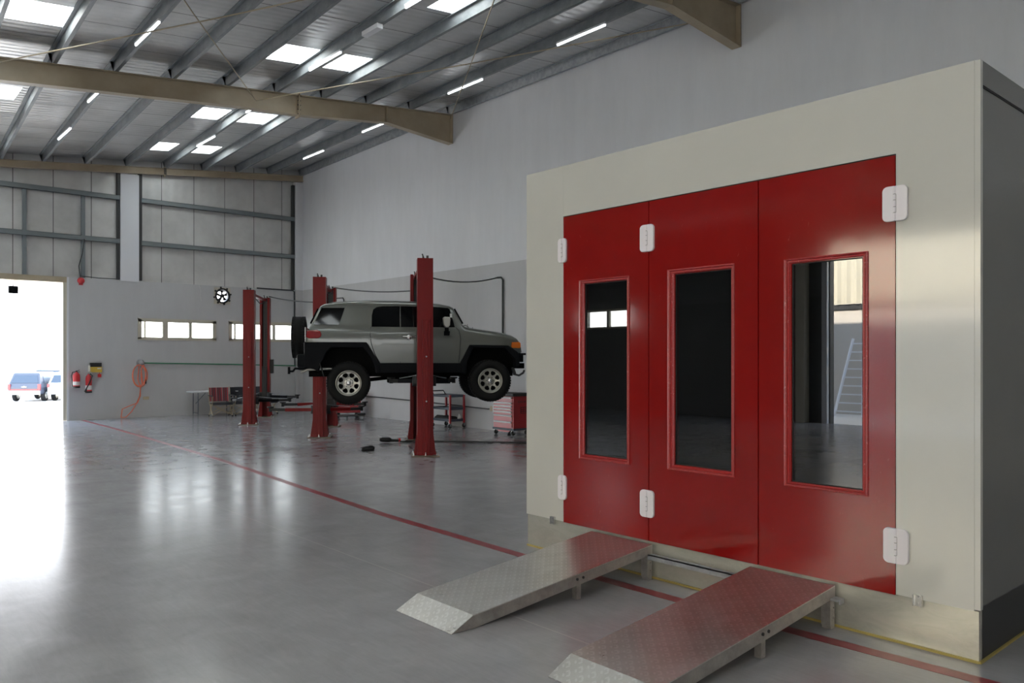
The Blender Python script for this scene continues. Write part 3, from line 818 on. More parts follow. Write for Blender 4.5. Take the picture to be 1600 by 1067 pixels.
def hinge(y, z, par, hw=.073, hh=.105):
    for s_ in (0, 1):
        mb = MB(); n = 5; r_ = .03
        if s_: prf = [(y + .0, z - hh), (y + hw - r_, z - hh)] + [(y + hw - r_ + r_ * math.sin(a), z - hh + r_ - r_ * math.cos(a)) for a in [k * math.pi / 2 / n for k in range(1, n + 1)]] + [(y + hw - r_ + r_ * math.cos(a), z + hh - r_ + r_ * math.sin(a)) for a in [k * math.pi / 2 / n for k in range(0, n + 1)]] + [(y, z + hh)]
        else: prf = [(y, z + hh), (y - hw + r_, z + hh)] + [(y - hw + r_ - r_ * math.sin(a), z + hh - r_ + r_ * math.cos(a)) for a in [k * math.pi / 2 / n for k in range(1, n + 1)]] + [(y - hw + r_ - r_ * math.cos(a), z - hh + r_ - r_ * math.sin(a)) for a in [k * math.pi / 2 / n for k in range(0, n + 1)]] + [(y, z - hh)]
        prf = [(a + (.0008 if s_ else -.0008), b) for a, b in prf]
        mb.prism(prf, BX - .022, BX - .002, 'yz')
        h = mb.build('hinge_leaf', 'hinge', par, borg, bevel=.004)
    mb = MB(); mb.tube([(BX - .020, y, z - hh * .97), (BX - .020, y, z + hh * .97)], .0075, 8)
    k = mb.build('hinge_pin', 'hinge', par, borg)
    mb = MB()
    for zz in (-.055, -.02, .02, .055): mb.tube([(BX - .020, y, z + zz - .002), (BX - .020, y, z + zz + .002)], .0082, 8)
    mb.box(BX - .0225, BX - .021, y - .011, y - .008, z - .055, z + .055)
    mb.build('hinge_knuckle_gap', 'hinge_line', par, borg)
for y, z, pr_ in ((4.841, 2.622, d1), (4.841, .584, d1), (3.915, 2.624, d2), (3.915, .572, d2), (2.041, 2.618, d3), (2.036, .580, d3)):
    hinge(y, z, pr_, hw=.048 if y > 4.5 else (.066 if y > 3 else .072))

# ------------------------------------------------------------------ loading ramps
def ramp_thing(yt0, yt1, yb0, yb1, lab, legs):
    """top edge at the booth (yt0..yt1), toe on the floor (yb0..yb1)"""
    loc = (4.80, (yt0 + yt1) / 2, 0)
    t = thing('loading_ramp', lab, 'ramp', loc, 0, 'steel ramps leading up to the booth doors')
    xt, zt = 4.82, .268; xk, zk = 3.10, .085; xb = 2.93
    # knee position from a straight fall between top and knee; toe flap drops to the floor
    def yy(x, a, b): return a + (b - a) * (4.82 - x) / (4.82 - xb)
    mb = MB()
    a0, a1 = yt0, yt1; k0, k1 = yy(xk, yt0, yb0), yy(xk, yt1, yb1)
    v = [(xt, a0, zt), (xt, a1, zt), (xk, k1, zk), (xk, k0, zk)]
    mb.add(v + [(x, y, z - .006) for x, y, z in v], [(0, 1, 2, 3), (7, 6, 5, 4), (0, 4, 5, 1), (1, 5, 6, 2), (2, 6, 7, 3), (3, 7, 4, 0)])
    mb.build('tread_plate', 'plate', t, loc)
    mb = MB()
    v = [(xk, k0, zk), (xk, k1, zk), (xb, yb1, .004), (xb, yb0, .004)]
    mb.add(v + [(x, y, z - .004) for x, y, z in v], [(0, 1, 2, 3), (7, 6, 5, 4), (0, 4, 5, 1), (1, 5, 6, 2), (2, 6, 7, 3), (3, 7, 4, 0)])
    mb.build('toe_plate', M['plate'], t, loc)
    for (ya, yk, yb, s_) in ((a0, k0, yb0, 1), (a1, k1, yb1, -1)):
        mb = MB()
        poly = [(xt, zt - .006), (xk, zk - .006), (xb + .01, .003), (xk + .02, .003), (xt, zt - .075)]
        n = len(poly)
        def yat(x): return ya + (yk - ya) * (xt - x) / (xt - xk) if x > xk else yk + (yb - yk) * (xk - x) / (xk - xb)
        v = [(x, yat(x), z) for x, z in poly] + [(x, yat(x) + .006 * s_, z) for x, z in poly]
        mb.add(v, [tuple(range(n)), tuple(reversed(range(n, 2 * n)))] + [(i, i + n, (i + 1) % n + n, (i + 1) % n) for i in range(n)])
        mb.build('side_rail', 'ramp_side', t, loc)
    for x in legs:
        for s_, ya, yb in ((1, yt0, yb0), (-1, yt1, yb1)):
            y = yy(x, ya, yb) + .035 * s_; z = zk + (zt - zk) * (x - xk) / (xt - xk)
            mb = MB(); mb.box(x - .022, x + .022, y - .022, y + .022, 0, z - .007); mb.build('leg', 'ramp_side', t, loc)
            mb = MB(); mb.tube([(x + .03, y - .035 * s_ - .006 * s_ * 1.2, z - .035), (x + .03, y - .035 * s_ + .004 * s_, z - .035)], .010, 8); mb.build('bolt', 'darksteel', t, loc); mb = MB(); mb.tube([(x - .03, y - .035 * s_ - .006 * s_ * 1.2, z - .038), (x - .03, y - .035 * s_ + .004 * s_, z - .038)], .010, 8)
            mb.build('bolt', 'darksteel', t, loc)
    for y in (yt0 + .035, yt1 - .035):
        mb = MB(); mb.box(4.775, 4.82, y - .03, y + .03, 0, zt - .007); mb.box(4.765, 4.775, y - .03, y + .03, .02, zt - .03)
        mb.build('end_post', 'ramp_side', t, loc)
        mb = MB()
        for z in (.07, .13, .19): mb.tube([(4.80, y - .034, z), (4.80, y + .034, z)], .006, 6)
        mb.build('bolt', 'chrome', t, loc)
ramp_thing(3.856, 4.49, 3.90, 4.515, 'left steel chequer-plate ramp, whole length in view, below the left red door', [4.04])
ramp_thing(2.405, 3.01, 2.44, 3.045, 'right steel chequer-plate ramp, nearer the camera, below the right red door', [4.03])
mb = MB(); mb.box(4.755, 4.80, 3.015, 3.85, .196, .204); mb.box(4.755, 4.763, 3.015, 3.85, .165, .204)
solo(mb, 'ramp_tie_bar', 'galv', (4.79, 3.4, .19), 'flat galvanised tie bar between the two ramps under the middle door', 'bar')
mb = MB(); mb.box(4.74, 4.812, 2.352, 2.398, .190, .202); mb.box(4.76, 4.812, 2.345, 2.352, .17, .202)
solo(mb, 'ramp_bracket', 'galv', (4.78, 2.37, .19), 'short galvanised bracket at the right top corner of the right ramp', 'bracket')

# ------------------------------------------------------------------ two-post lifts
def lift(x, y, ang, zc, lab, L=3.0, H=3.42, red='lift_red', reach=(1.0, 1.0), arm_m='lift_red'):
    t = thing('two_post_lift', lab, 'car lift', (x, y, 0), ang, 'red two-post car lifts')
    w, dp, th = .27, .27, .012
    for s_, yb in ((1, 0.0), (-1, L)):
        def Y(v): return yb + s_ * v
        mb = MB()
        def bx(x0, x1, a, b, z0, z1): mb.box(x0, x1, min(Y(a), Y(b)), max(Y(a), Y(b)), z0, z1)
        bx(-w / 2, w / 2, 0, th, .02, H)                       # outer back plate
        bx(-w / 2, -w / 2 + th, th, dp, .02, H); bx(w / 2 - th, w / 2, th, dp, .02, H)
        bx(-w / 2 + th, -w / 2 + .06, dp - th, dp, .02, H); bx(w / 2 - .06, w / 2 - th, dp - th, dp, .02, H)
        c = mb.build('column', red, t)
        mb = MB()                                              # stiffening channel on the outside, lower two thirds
        bx(-.05, .08, -.045, 0, .02, 2.35); bx(-.012, .042, -.055, -.045, .02, 2.35)
        mb.build('cable_cover', red, c, bevel=.014)
        mb = MB()
        for (a, b) in ((-w / 2, -w / 2 - .055), (w / 2, w / 2 + .055)):
            poly = [(a, .02), (b, .02), (b + (a - b) * .25, .1), (a, .42)]
            mb.prism(poly, min(Y(.02), Y(.035)), max(Y(.02), Y(.035)))
            mb.prism(poly, min(Y(dp - .03), Y(dp - .015)), max(Y(dp - .03), Y(dp - .015)))
        bx(-w / 2 - .0, w / 2 + .0, -.03, -.02, .02, .06)
        mb.build('gusset', red, c)
        mb = MB(); bx(-.24, .24, -.13, dp + .1, 0, .02); b = mb.build('base_plate', 'base_steel', t)
        for k, (px, py) in enumerate(((-.2, -.09), (0, -.09), (.2, -.09), (-.2, dp + .06), (.2, dp + .06), (-.2, .1), (.2, .1))):
            mb = MB(); q = Y(py); mb.tube([(px, q, .02), (px, q, .045)], .016, 6); mb.tube([(px, q, .045), (px, q, .075)], .008, 6)
            mb.build('anchor_bolt', 'chrome', b)
        for z in (.95, 1.72) if H > 2 else ():
            mb = MB(); mb.tube([(.015, Y(-.055), z), (.015, Y(-.065), z)], .014, 8); mb.build('bolt', 'galv', c)
        mb = MB(); bx(-.05, -.035, .03, .05, H, H + .06); bx(.02, .06, .05, .07, H, H + .05); mb.tube([(-.02, Y(.08), H), (-.05, Y(.08), H + .08)], .012, 6)
        mb.build('top_hook', 'darksteel', c)
        mb = MB(); bx(-.095, .095, .035, dp - .02, zc - .05, zc + .85); bx(-.14, .14, dp + .001, dp + .07, zc - .08, zc + .12); bx(-.06, .06, dp - .02, dp + .04, zc + .1, zc + .75)
        cr = mb.build('carriage', 'black', t)
        mb = MB(); bx(-.06, .06, .10, .16, zc + .85, H - .05); mb.build('cable_strip', 'darksteel', t)
        # arms
        for sx in (-1, 1):
            rc_ = reach[0 if sx < 0 else 1]
            p0 = Vector((sx * .14, Y(dp + .06), zc)); p1 = Vector((sx * (.14 + .62 * rc_), Y(dp + .06 + .16 / rc_), zc - .01)); p2 = Vector((sx * (.14 + .95 * rc_), Y(dp + .06 + .22 / rc_), zc - .005))
            mb = MB(); mb.bar(p0, p1, .10, .07); a = mb.build('arm', arm_m, t, bevel=.008)
            mb = MB(); mb.bar(p1 - (p1 - p0).normalized() * .1, p2, .075, .06); mb.build('arm_extension', 'black', a)
            mb = MB(); mb.lathe([(0, -.05), (.035, -.05), (.035, .03), (.07, .035), (.075, .06), (.0, .06)], c=tuple(p2), n=16); mb.build('lift_pad', 'black', a)
            mb = MB(); mb.tube([tuple(p0 + Vector((0, 0, .1))), tuple((p0 + p1) / 2 + Vector((0, s_ * .03, .07))), tuple(p1 + Vector((0, 0, .05)))], .010, 6); mb.build('arm_guard', 'galv', a)
            mb = MB(); mb.lathe([(0, -.09), (.07, -.09), (.07, .09), (0, .09)], c=tuple(p0), n=16); mb.build('arm_pivot', 'black', a)
    mb = MB(); mb.bar((-.02, .14, H - .07), (-.02, L - .14, H - .07), .10, .06)
    mb.build('top_crossbar', red, t)
    mb = MB(); mb.tube([(.06, .2, H - .12), (.06, L / 2, H - .26), (.06, L - .2, H - .12)], .012, 6); mb.build('hydraulic_hose', 'black', t)
    mb = MB(); mb.box(.14, .22, L - .2, L - .02, 1.25, 1.65); mb.build('power_unit', 'black', t)
    return t
lift(7.90, 11.26, R(-31.5), 1.29, 'red two-post lift nearest the camera, holding up the grey car', reach=(.45, .45), arm_m='carblack')
lift(8.04, 15.36, R(-33.2), .58, 'red two-post lift behind the grey car, middle of the three', L=2.95, reach=(1.0, .75))
lift(8.22, 19.46, R(-32.5), .60, 'red two-post lift standing furthest away, left of the car', L=2.9, reach=(.4, .85), arm_m='carblack')

# sagging supply cables from the lifts
def sag(a, b, s_, n=10):
    a, b = Vector(a), Vector(b)
    return [a.lerp(b, i / n) - Vector((0, 0, s_ * 4 * (i / n) * (1 - i / n))) for i in range(n + 1)]
for a, b, s_, lab in (((9.55, 13.80, 3.45), (W - .03, 14.1, 3.565), .13, 'black cable sagging from the nearest lift to the right wall'),
                      ((9.73, 17.80, 3.45), (9.52, 13.95, 3.12), .06, 'black cable sagging between the middle lift and the nearest lift'),
                      ((9.86, 21.88, 3.47), (9.70, 17.95, 3.10), .06, 'black cable sagging between the furthest lift and the middle lift')):
    mb = MB(); mb.tube(sag(a, b, s_), .016, 6); solo(mb, 'cable', 'cable', a, lab, 'cable', 'lift supply cables')

# ------------------------------------------------------------------ the raised off-road car
FX = Vector((.8603, -.5098, 0)); NY = Vector((.5098, .8603, 0))
cp = NY * 14.24 + FX * (-.251)
car = thing('car', 'grey off-road car with black cladding raised on the lift', 'car', (cp.x, cp.y, 0), math.atan2(-.5098, .8603))
CW = 1.72
def interp(tab, x):
    if x <= tab[0][0]: return tab[0][1]
    for (a, b), (c, d) in zip(tab[:-1], tab[1:]):
        if x <= c: return b + (d - b) * (x - a) / (c - a)
    return tab[-1][1]
ztop_t = [(-.745, 2.03), (-.735, 2.10), (-.70, 2.17), (-.66, 2.275), (-.50, 2.615), (-.44, 2.655), (-.22, 2.705), (.39, 2.738), (.85, 2.738), (1.22, 2.726), (1.63, 2.685), (1.80, 2.655), (1.87, 2.62), (2.045, 2.285), (2.09, 2.262), (2.41, 2.215), (2.73, 2.168), (2.95, 2.115), (3.05, 2.065), (3.10, 2.01), (3.13, 1.93), (3.14, 1.86)]
zlow_t = [(-.745, 1.96), (.31, 1.965), (.42, 1.79), (.54, 1.60), (1.97, 1.60), (2.14, 1.93), (2.86, 1.92), (3.02, 1.80), (3.10, 1.78), (3.14, 1.80)]
def yo(z, s_): 
    b = interp([(1.5, .05), (1.9, .015), (2.05, .01), (2.20, .035), (2.25, .06), (2.66, .175)], z)
    if s_ > 2.55: b += ((s_ - 2.55) / .6) ** 2 * .16
    if s_ < -.6: b += ((-.6 - s_) / .15) ** 2 * .05
    return b
st = sorted(set([a for a, b in ztop_t] + [a for a, b in zlow_t] + [-.6, -.55, -.3, 0, .2, .6, 1.0, 1.4, 1.92, 1.97, 2.02, 2.25, 2.6, 2.85]))
NR = 12
rows = []
for s_ in st:
    zt, zl = interp(ztop_t, s_), min(interp(zlow_t, s_), interp(ztop_t, s_) - .05)
    ze = max(zl + .01, zt - .075)
    pr = []
    for i in range(NR + 1):
        z = zl + (ze - zl) * i / NR; pr.append((yo(z, s_), z))
    y_e = yo(ze, s_)
    pr += [(y_e + .018, zt - .040), (y_e + .055, zt - .016), (y_e + .14, zt), (y_e + .35, zt + .012), (CW / 2, zt + .018)]
    full = pr + [(CW - a, b) for a, b in reversed(pr[:-1])]
    rows.append([(s_, a, b) for a, b in full])
nc = len(rows[0]); mb = MB()
mb.add([p for r_ in rows for p in r_], [(i * nc + j, (i + 1) * nc + j, (i + 1) * nc + j + 1, i * nc + j + 1) for i in range(len(rows) - 1) for j in range(nc - 1)], True)
mb.add(rows[0], [tuple(range(nc))]); mb.add(rows[-1], [tuple(reversed(range(nc)))])
body = mb.build('body_shell', 'carpaint', car)
def side_poly(name, m, poly, off=.006, th=.01, parent=None, both=True, bev=0):
    for k in ((0, 1) if both else (0,)):
        mb = MB(); nn = len(poly)
        def q(s_, z, d):
            y = yo(z, s_) - d
            return (s_, y if k == 0 else CW - y, z)
        v = [q(a, b, off) for a, b in poly] + [q(a, b, off - th) for a, b in poly]
        mb.add(v, [tuple(range(nn)), tuple(reversed(range(nn, 2 * nn)))] + [(i, i + nn, (i + 1) % nn + nn, (i + 1) % nn) for i in range(nn)])
        mb.build(name, m, parent or car, bevel=bev)
side_poly('quarter_window', 'carglass', [(-.47, 2.58), (-.07, 2.585), (-.165, 2.28), (-.60, 2.28), (-.54, 2.42)], off=.016, th=.018)
side_poly('side_window', 'carglass', [(.40, 2.25), (.405, 2.46), (.43, 2.56), (.49, 2.605), (.60, 2.622), (.90, 2.628), (.90, 2.25)])
side_poly('side_window', 'carglass', [(.915, 2.25), (.915, 2.628), (1.45, 2.625), (1.76, 2.605), (1.80, 2.58), (1.885, 2.25)])
# shut lines
mb = MB()
for ln in ([(.385, 2.25), (.375, 2.10), (.395, 1.95), (.45, 1.78), (.545, 1.605)], [(.907, 2.62), (.907, 1.605)], [(1.90, 2.25), (1.965, 2.19), (1.985, 2.05), (1.975, 1.85), (1.955, 1.605)]):
    for k in (0, 1):
        pts = [(a, (yo(b, a) - .001) if k == 0 else CW - yo(b, a) + .001, b) for a, b in ln]
        mb.tube(pts, .006, 5)
mb.build('shut_line', 'gap', car)
# windscreen and rear glass
def topquad(name, m, s0, s1, z0, z1, y0, y1, d):
    mb = MB(); v = [(s0, y0, z0), (s0, CW - y0, z0), (s1, CW - y1, z1), (s1, y1, z1)]
    v2 = [(a + d[0] * .006, b, c + d[1] * .006) for a, b, c in v]
    mb.add(v + v2, [(0, 1, 2, 3), (7, 6, 5, 4), (0, 4, 5, 1), (1, 5, 6, 2), (2, 6, 7, 3), (3, 7, 4, 0)]); mb.build(name, m, car)
topquad('windscreen', 'carglass', 1.893, 2.035, 2.595, 2.318, .26, .15, (3.0, 1.6))
topquad('rear_window', 'carglass', -.53, -.655, 2.57, 2.30, .26, .17, (-3.0, 1.4))
# black cladding
def clad(name, poly, y0=-.012, y1=.2, m='carblack', bev=.012):
    for k in (0, 1):
        a, b = (y0, y1) if k == 0 else (CW - y1, CW - y0)
        mb = MB(); mb.prism(poly, a, b); mb.build(name, m, car, bevel=bev)
clad('rear_wheel_flare', [(-.755, 1.975), (.31, 1.975), (.345, 1.93), (.45, 1.75), (.555, 1.60), (.56, 1.43), (.47, 1.43), (.44, 1.58), (.37, 1.72), (.25, 1.88), (-.30, 1.88), (-.38, 1.80), (-.47, 1.60), (-.52, 1.46), (-.60, 1.50), (-.755, 1.54)])
clad('front_wheel_flare', [(1.98, 1.43), (1.975, 1.60), (2.145, 1.935), (2.86, 1.925), (3.04, 1.80), (3.075, 1.56), (2.99, 1.50), (2.98, 1.68), (2.80, 1.87), (2.21, 1.88), (2.10, 1.62), (2.08, 1.40)])
clad('rocker_panel', [(.54, 1.605), (1.99, 1.605), (2.0, 1.43), (.54, 1.43)], -.004, .16)
mb = MB(); mb.box(-.885, -.52, -.006, CW + .006, 1.53, 1.765); mb.build('rear_bumper', 'carblack', car, bevel=.04)
mb = MB(); mb.box(-.765, -.70, .0, CW, 1.74, 1.975); mb.build('tailgate_panel', 'carblack', car, bevel=.02)
mb = MB(); mb.box(-.75, -.735, .1, CW - .1, 1.97, 2.24); mb.build('tailgate', 'carpaint', car, bevel=.006)
mb = MB(); mb.box(3.0, 3.10, .18, CW - .18, 1.55, 1.86); mb.box(3.0, 3.22, .30, CW - .30, 1.50, 1.60); mb.box(3.05, 3.2, .05, .25, 1.75, 1.785); mb.box(3.05, 3.16, .10, .18, 1.62, 1.76)
mb.build('front_bumper', 'carblack', car, bevel=.01)
mb = MB(); mb.tube([(2.99, .22, 1.40), (3.10, .22, 1.37), (3.18, .22, 1.42), (3.20, .22, 1.47)], .02, 8); mb.tube([(2.98, .22, 1.52), (3.02, .22, 1.40)], .03, 8); mb.build('tow_eye', 'darksteel', car)
# underbody and liners
mb = MB(); mb.box(-.72, 3.02, .30, CW - .30, 1.46, 2.02); mb.box(.50, 2.03, .10, CW - .10, 1.44, 1.66); mb.build('underbody', 'under', car)
mb = MB(); mb.box(-.7, 3.0, .33, .43, 1.36, 1.46); mb.box(-.7, 3.0, CW - .43, CW - .33, 1.36, 1.46); mb.box(.7, 1.15, .5, 1.1, 1.24, 1.46); mb.box(1.45, 1.85, .5, 1.1, 1.22, 1.46)
mb.tube([(0, .15, 1.25), (0, CW - .15, 1.25)], .05, 10); mb.tube([(2.53, .15, 1.27), (2.53, CW - .15, 1.27)], .04, 10)
mb.tube([(.0, .8, 1.25), (1.0, .75, 1.36)], .035, 8); mb.tube([(.42, .2, 1.40), (0, .3, 1.30), (-.6, .3, 1.44)], .02, 6)
for ax_ in (0, 2.53): mb.tube([(ax_ + .08, .35, 1.26), (ax_ + .02, .38, 1.75)], .03, 8); mb.tube([(ax_ + .08, CW - .35, 1.26), (ax_ + .02, CW - .38, 1.75)], .03, 8)
mb.build('chassis', 'under', car)
mb = MB(); mb.tube([(.76, .62, 1.285), (1.1, .62, 1.285)], .055, 12); mb.build('silencer', 'chrome', car)
mb = MB(); mb.tube([(.1, .25, 1.50), (-.5, .22, 1.505), (-.72, .2, 1.49), (-.83, .2, 1.44)], .026, 10); mb.build('exhaust_pipe', M['rim'], car)
mb = MB(); mb.bar((-.55, .86, 1.50), (-.92, .86, 1.50), .07, .05); mb.tube([(-.90, .86, 1.50), (-.98, .86, 1.50), (-1.02, .86, 1.45), (-1.08, .86, 1.45)], .02, 8); mb.tube([(-1.09, .86, 1.40), (-1.09, .86, 1.53)], .024, 8)
mb.build('tow_hook', 'carblack', car)
mb = MB(); mb.bar((-.49, .02, 1.60), (-.42, .02, 1.37), .24, .012, (1, 0, 0)); mb.build('mud_flap', 'black', car)
# lamps, handle, mirror
side_poly('tail_lamp', 'taillamp', [(-.728, 2.06), (-.715, 2.17), (-.67, 2.185), (-.53, 2.185), (-.485, 2.165), (-.465, 2.12), (-.475, 2.065), (-.52, 2.04), (-.68, 2.035)], off=.022, th=.05, bev=.012)
side_poly('indicator_lamp', 'orange', [(2.925, 1.90), (2.935, 1.985), (3.09, 1.99), (3.115, 1.97), (3.12, 1.90), (3.10, 1.875), (2.95, 1.880)], off=.018, th=.06, bev=.008)
for k in (0, 1):
    sy = (lambda y: y) if k == 0 else (lambda y: CW - y)
    mb = MB(); mb.tube([(.95, sy(-.0), 2.075), (.98, sy(-.022), 2.078), (1.15, sy(-.022), 2.078), (1.18, sy(0), 2.072)], .012, 8); mb.lathe([(0, -.012 if k == 0 else CW + .012), (.045, -.012 if k == 0 else CW + .012), (.05, .02 if k == 0 else CW - .02)], c=(1.06, 0, 2.065), ax='y', n=14)
    mb.build('door_handle', 'chrome', car)
    mb = MB(); mb.prism([(1.66, 2.29), (1.65, 2.40), (1.67, 2.43), (1.77, 2.425), (1.785, 2.38), (1.775, 2.28), (1.74, 2.235), (1.69, 2.24)], *sorted((sy(-.17), sy(-.03))))
    h = mb.build('mirror', M['rim'], car, bevel=.015)
    mb = MB(); mb.bar((1.72, sy(-.08), 2.25), (1.74, sy(.03), 2.13), .05, .07, (1, 0, 0)); mb.prism([(1.68, 2.10), (1.68, 2.18), (1.79, 2.18), (1.78, 2.10)], *sorted((sy(-.02), sy(.03)))); mb.build('mirror_stem', 'carblack', h)
# snorkel/aerial wires at the cowl
mb = MB(); mb.tube([(1.99, .12, 2.20), (2.03, .12, 2.27), (2.08, .12, 2.295), (2.14, .12, 2.26), (2.16, .12, 2.20)], .006, 5); mb.tube([(2.12, .1, 2.20), (2.12, .1, 2.31)], .004, 5)
mb.tube([(2.2, .12, 2.15), (2.22, .12, 2.26)], .004, 5)
mb.build('aerial_base', 'black', car)
mb = MB(); mb.box(1.8, 1.84, .105, .125, 2.42, 2.50); mb.build('window_sticker', 'label', car)
# wheels
def wheel(par, c, ax_dir, r=.38, wd=.25, spare=False, m_r='rim'):
    """outer face looks towards -axis"""
    def tr(pts):      # local: y axis = axle, outer side -y
        out = []
        for x, y, z in pts:
            if ax_dir == 'y-': out.append((c[0] + x, c[1] + y, c[2] + z))
            elif ax_dir == 'y+': out.append((c[0] + x, c[1] - y, c[2] + z))
            else: out.append((c[0] + y, c[1] + x, c[2] + z))
        return out
    mb = MB(); h = wd / 2
    prof = [(.225, -h * .86), (.24, -h * .98), (.30, -h * 1.06), (.345, -h), (.372, -h * .82), (.380, -h * .55), (.378, -h * .53), (.378, -h * .45), (.381, -h * .43), (.382, 0), (.381, h * .43), (.378, h * .45), (.378, h * .53), (.380, h * .55), (.372, h * .82), (.345, h), (.30, h * 1.06), (.24, h * .98), (.225, h * .86)]
    mb.lathe([(a * r / .38, b) for a, b in prof], ax='y', n=48)
    # tread blocks
    for k in range(48):
        a = 2 * math.pi * k / 48
        for yy_, da in ((-h * .72, 0), (h * .72, .065)):
            p = Vector((math.cos(a + da), 0, math.sin(a + da))); q = Vector((-math.sin(a + da), 0, math.cos(a + da)))
            mb.obox(p * r * .99 + Vector((0, yy_, 0)), p, (0, 1, 0), q, .008, h * .22, .017)
    mb.v = tr(mb.v); t_ = mb.build('tyre', 'tyre', par)
    mb = MB(); mb.lathe([(.228, -h * .86), (.222, -h * .92), (.212, -h * .9), (.205, -h * .7), (.195, -h * .6), (.195, h * .8), (.226, h * .86)], ax='y', n=48)
    # disc with eight round holes
    n = 64; rad = [.04, .075, .085, .105, .125, .148, .170, .182, .20]
    dep = [-h * .62, -h * .60, -h * .42, -h * .44, -h * .50, -h * .56, -h * .60, -h * .60, -h * .62]
    for i in range(len(rad) - 1):
        for k in range(n):
            kk = k % 8
            hole = (i == 3 and kk in (2, 3, 4, 5)) or (i in (4, 5) and kk in (1, 2, 3, 4, 5, 6)) or (i == 6 and kk in (2, 3, 4, 5))
            if hole: continue
            a0, a1 = 2 * math.pi * k / n, 2 * math.pi * (k + 1) / n
            v = [(rad[i] * math.cos(a0), dep[i], rad[i] * math.sin(a0)), (rad[i] * math.cos(a1), dep[i], rad[i] * math.sin(a1)), (rad[i + 1] * math.cos(a1), dep[i + 1], rad[i + 1] * math.sin(a1)), (rad[i + 1] * math.cos(a0), dep[i + 1], rad[i + 1] * math.sin(a0))]
            mb.add(v + [(x, y + .008, z) for x, y, z in v], [(0, 1, 2, 3), (7, 6, 5, 4), (0, 4, 5, 1), (2, 6, 7, 3), (1, 5, 6, 2), (3, 7, 4, 0)], False)
    mb.v = tr(mb.v); rm = mb.build('wheel_rim', m_r, t_)
    mb = MB(); mb.lathe([(0, -h * .2), (.19, -h * .2), (.19, -h * .1), (0, -h * .1)], ax='y', n=32); mb.v = tr(mb.v); mb.build('brake_disc', 'under', t_)
    mb = MB(); mb.lathe([(0, -h * .86), (.025, -h * .86), (.042, -h * .78), (.046, -h * .5)], ax='y', n=20); mb.v = tr(mb.v); mb.build('hub_cap', 'chrome', t_)
    for k in range(6):
        mb = MB(); a = 2 * math.pi * k / 6; mb.tube([(.066 * math.cos(a), -h * .58, .066 * math.sin(a)), (.066 * math.cos(a), -h * .72, .066 * math.sin(a))], .010, 6); mb.v = tr(mb.v); mb.build('wheel_nut', 'darksteel', t_)
    return t_
wheel(car, (0, .13, 1.252), 'y-'); wheel(car, (2.53, .13, 1.282), 'y-')
wheel(car, (0, CW - .13, 1.252), 'y+'); wheel(car, (2.53, CW - .13, 1.282), 'y+')
wheel(car, (-.905, .86, 2.075), 'x', wd=.24)
mb = MB(); mb.tube([(-.9, .86, 2.075), (-.735, .86, 2.075)], .06, 10); mb.build('spare_wheel_mount', 'black', car)

# ------------------------------------------------------------------ workshop equipment
# three-shelf tool cart
co = (11.30, 15.28, 0)
co = (11.44, 15.28, 0)
t = thing('tool_cart', 'red three-shelf tool cart with grey trays against the right wall', 'cart', co)
cw_, cl_ = .42, .72      # x size, y size
for k, z in enumerate((.16, .44, .745)):
    mb = MB(); mb.box(.01, cw_ - .01, .01, cl_ - .01, z, z + .012); mb.box(0, cw_, 0, .012, z, z + .06); mb.box(0, cw_, cl_ - .012, cl_, z, z + .06); mb.box(0, .012, .012, cl_ - .012, z, z + .06); mb.box(cw_ - .012, cw_, .012, cl_ - .012, z, z + .06)
    mb.build('shelf', 'tray', t)
for x in (0, cw_):
    for y in (0, cl_):
        mb = MB(); mb.box(x - .022, x + .022, y - .022, y + .022, .12, .80); mb.build('post', 'cab_red', t, bevel=.004)
        mb = MB(); mb.lathe([(0, -.016), (.05, -.016), (.055, 0), (.05, .016), (0, .016)], c=(x, y, .055), ax='y', n=16); cs = mb.build('castor', 'black', t)
        mb = MB(); mb.box(x - .012, x + .012, y - .03, y - .02, .05, .12); mb.box(x - .012, x + .012, y + .02, y + .03, .05, .12); mb.box(x - .02, x + .02, y - .03, y + .03, .11, .12); mb.build('castor_fork', 'chrome', cs)
mb = MB(); mb.tube([(.03, cl_ - .0, .80), (.03, cl_ + .08, .88), (cw_ - .03, cl_ + .08, .88), (cw_ - .03, cl_ - .0, .80)], .014, 8); mb.build('push_handle', 'black', t)
def bx3(name, m, lab, cat, c, s_, rz=0, grp=None, bev=.01):
    mb = MB(); mb.box(-s_[0] / 2, s_[0] / 2, -s_[1] / 2, s_[1] / 2, 0, s_[2]); o = mb.build(name, m, None, bevel=bev); o.location = c; o.rotation_euler = (0, 0, rz); return tag(o, lab, cat, grp)
mb = MB(); mb.prism([(-.18, 0), (.18, 0), (.17, .05), (.05, .10), (-.10, .12), (-.18, .07)], -.26, .30, 'xz'); mb.tube([(-.1, -.2, .11), (.12, .2, .10)], .012, 6)
o = mb.build('tool_bag', 'black', None, bevel=.01); o.location = (co[0] + .21, co[1] + .38, .173); tag(o, 'black tool bag lying on the bottom shelf of the tool cart', 'bag')
mb = MB(); mb.lathe([(0, 0), (.045, 0), (.045, .10), (.02, .13), (.02, .16), (0, .16)], n=14); o = mb.build('spray_bottle', 'label', None); o.location = (co[0] + .33, co[1] + .07, .173); tag(o, 'small white bottle on the bottom shelf of the tool cart', 'bottle')

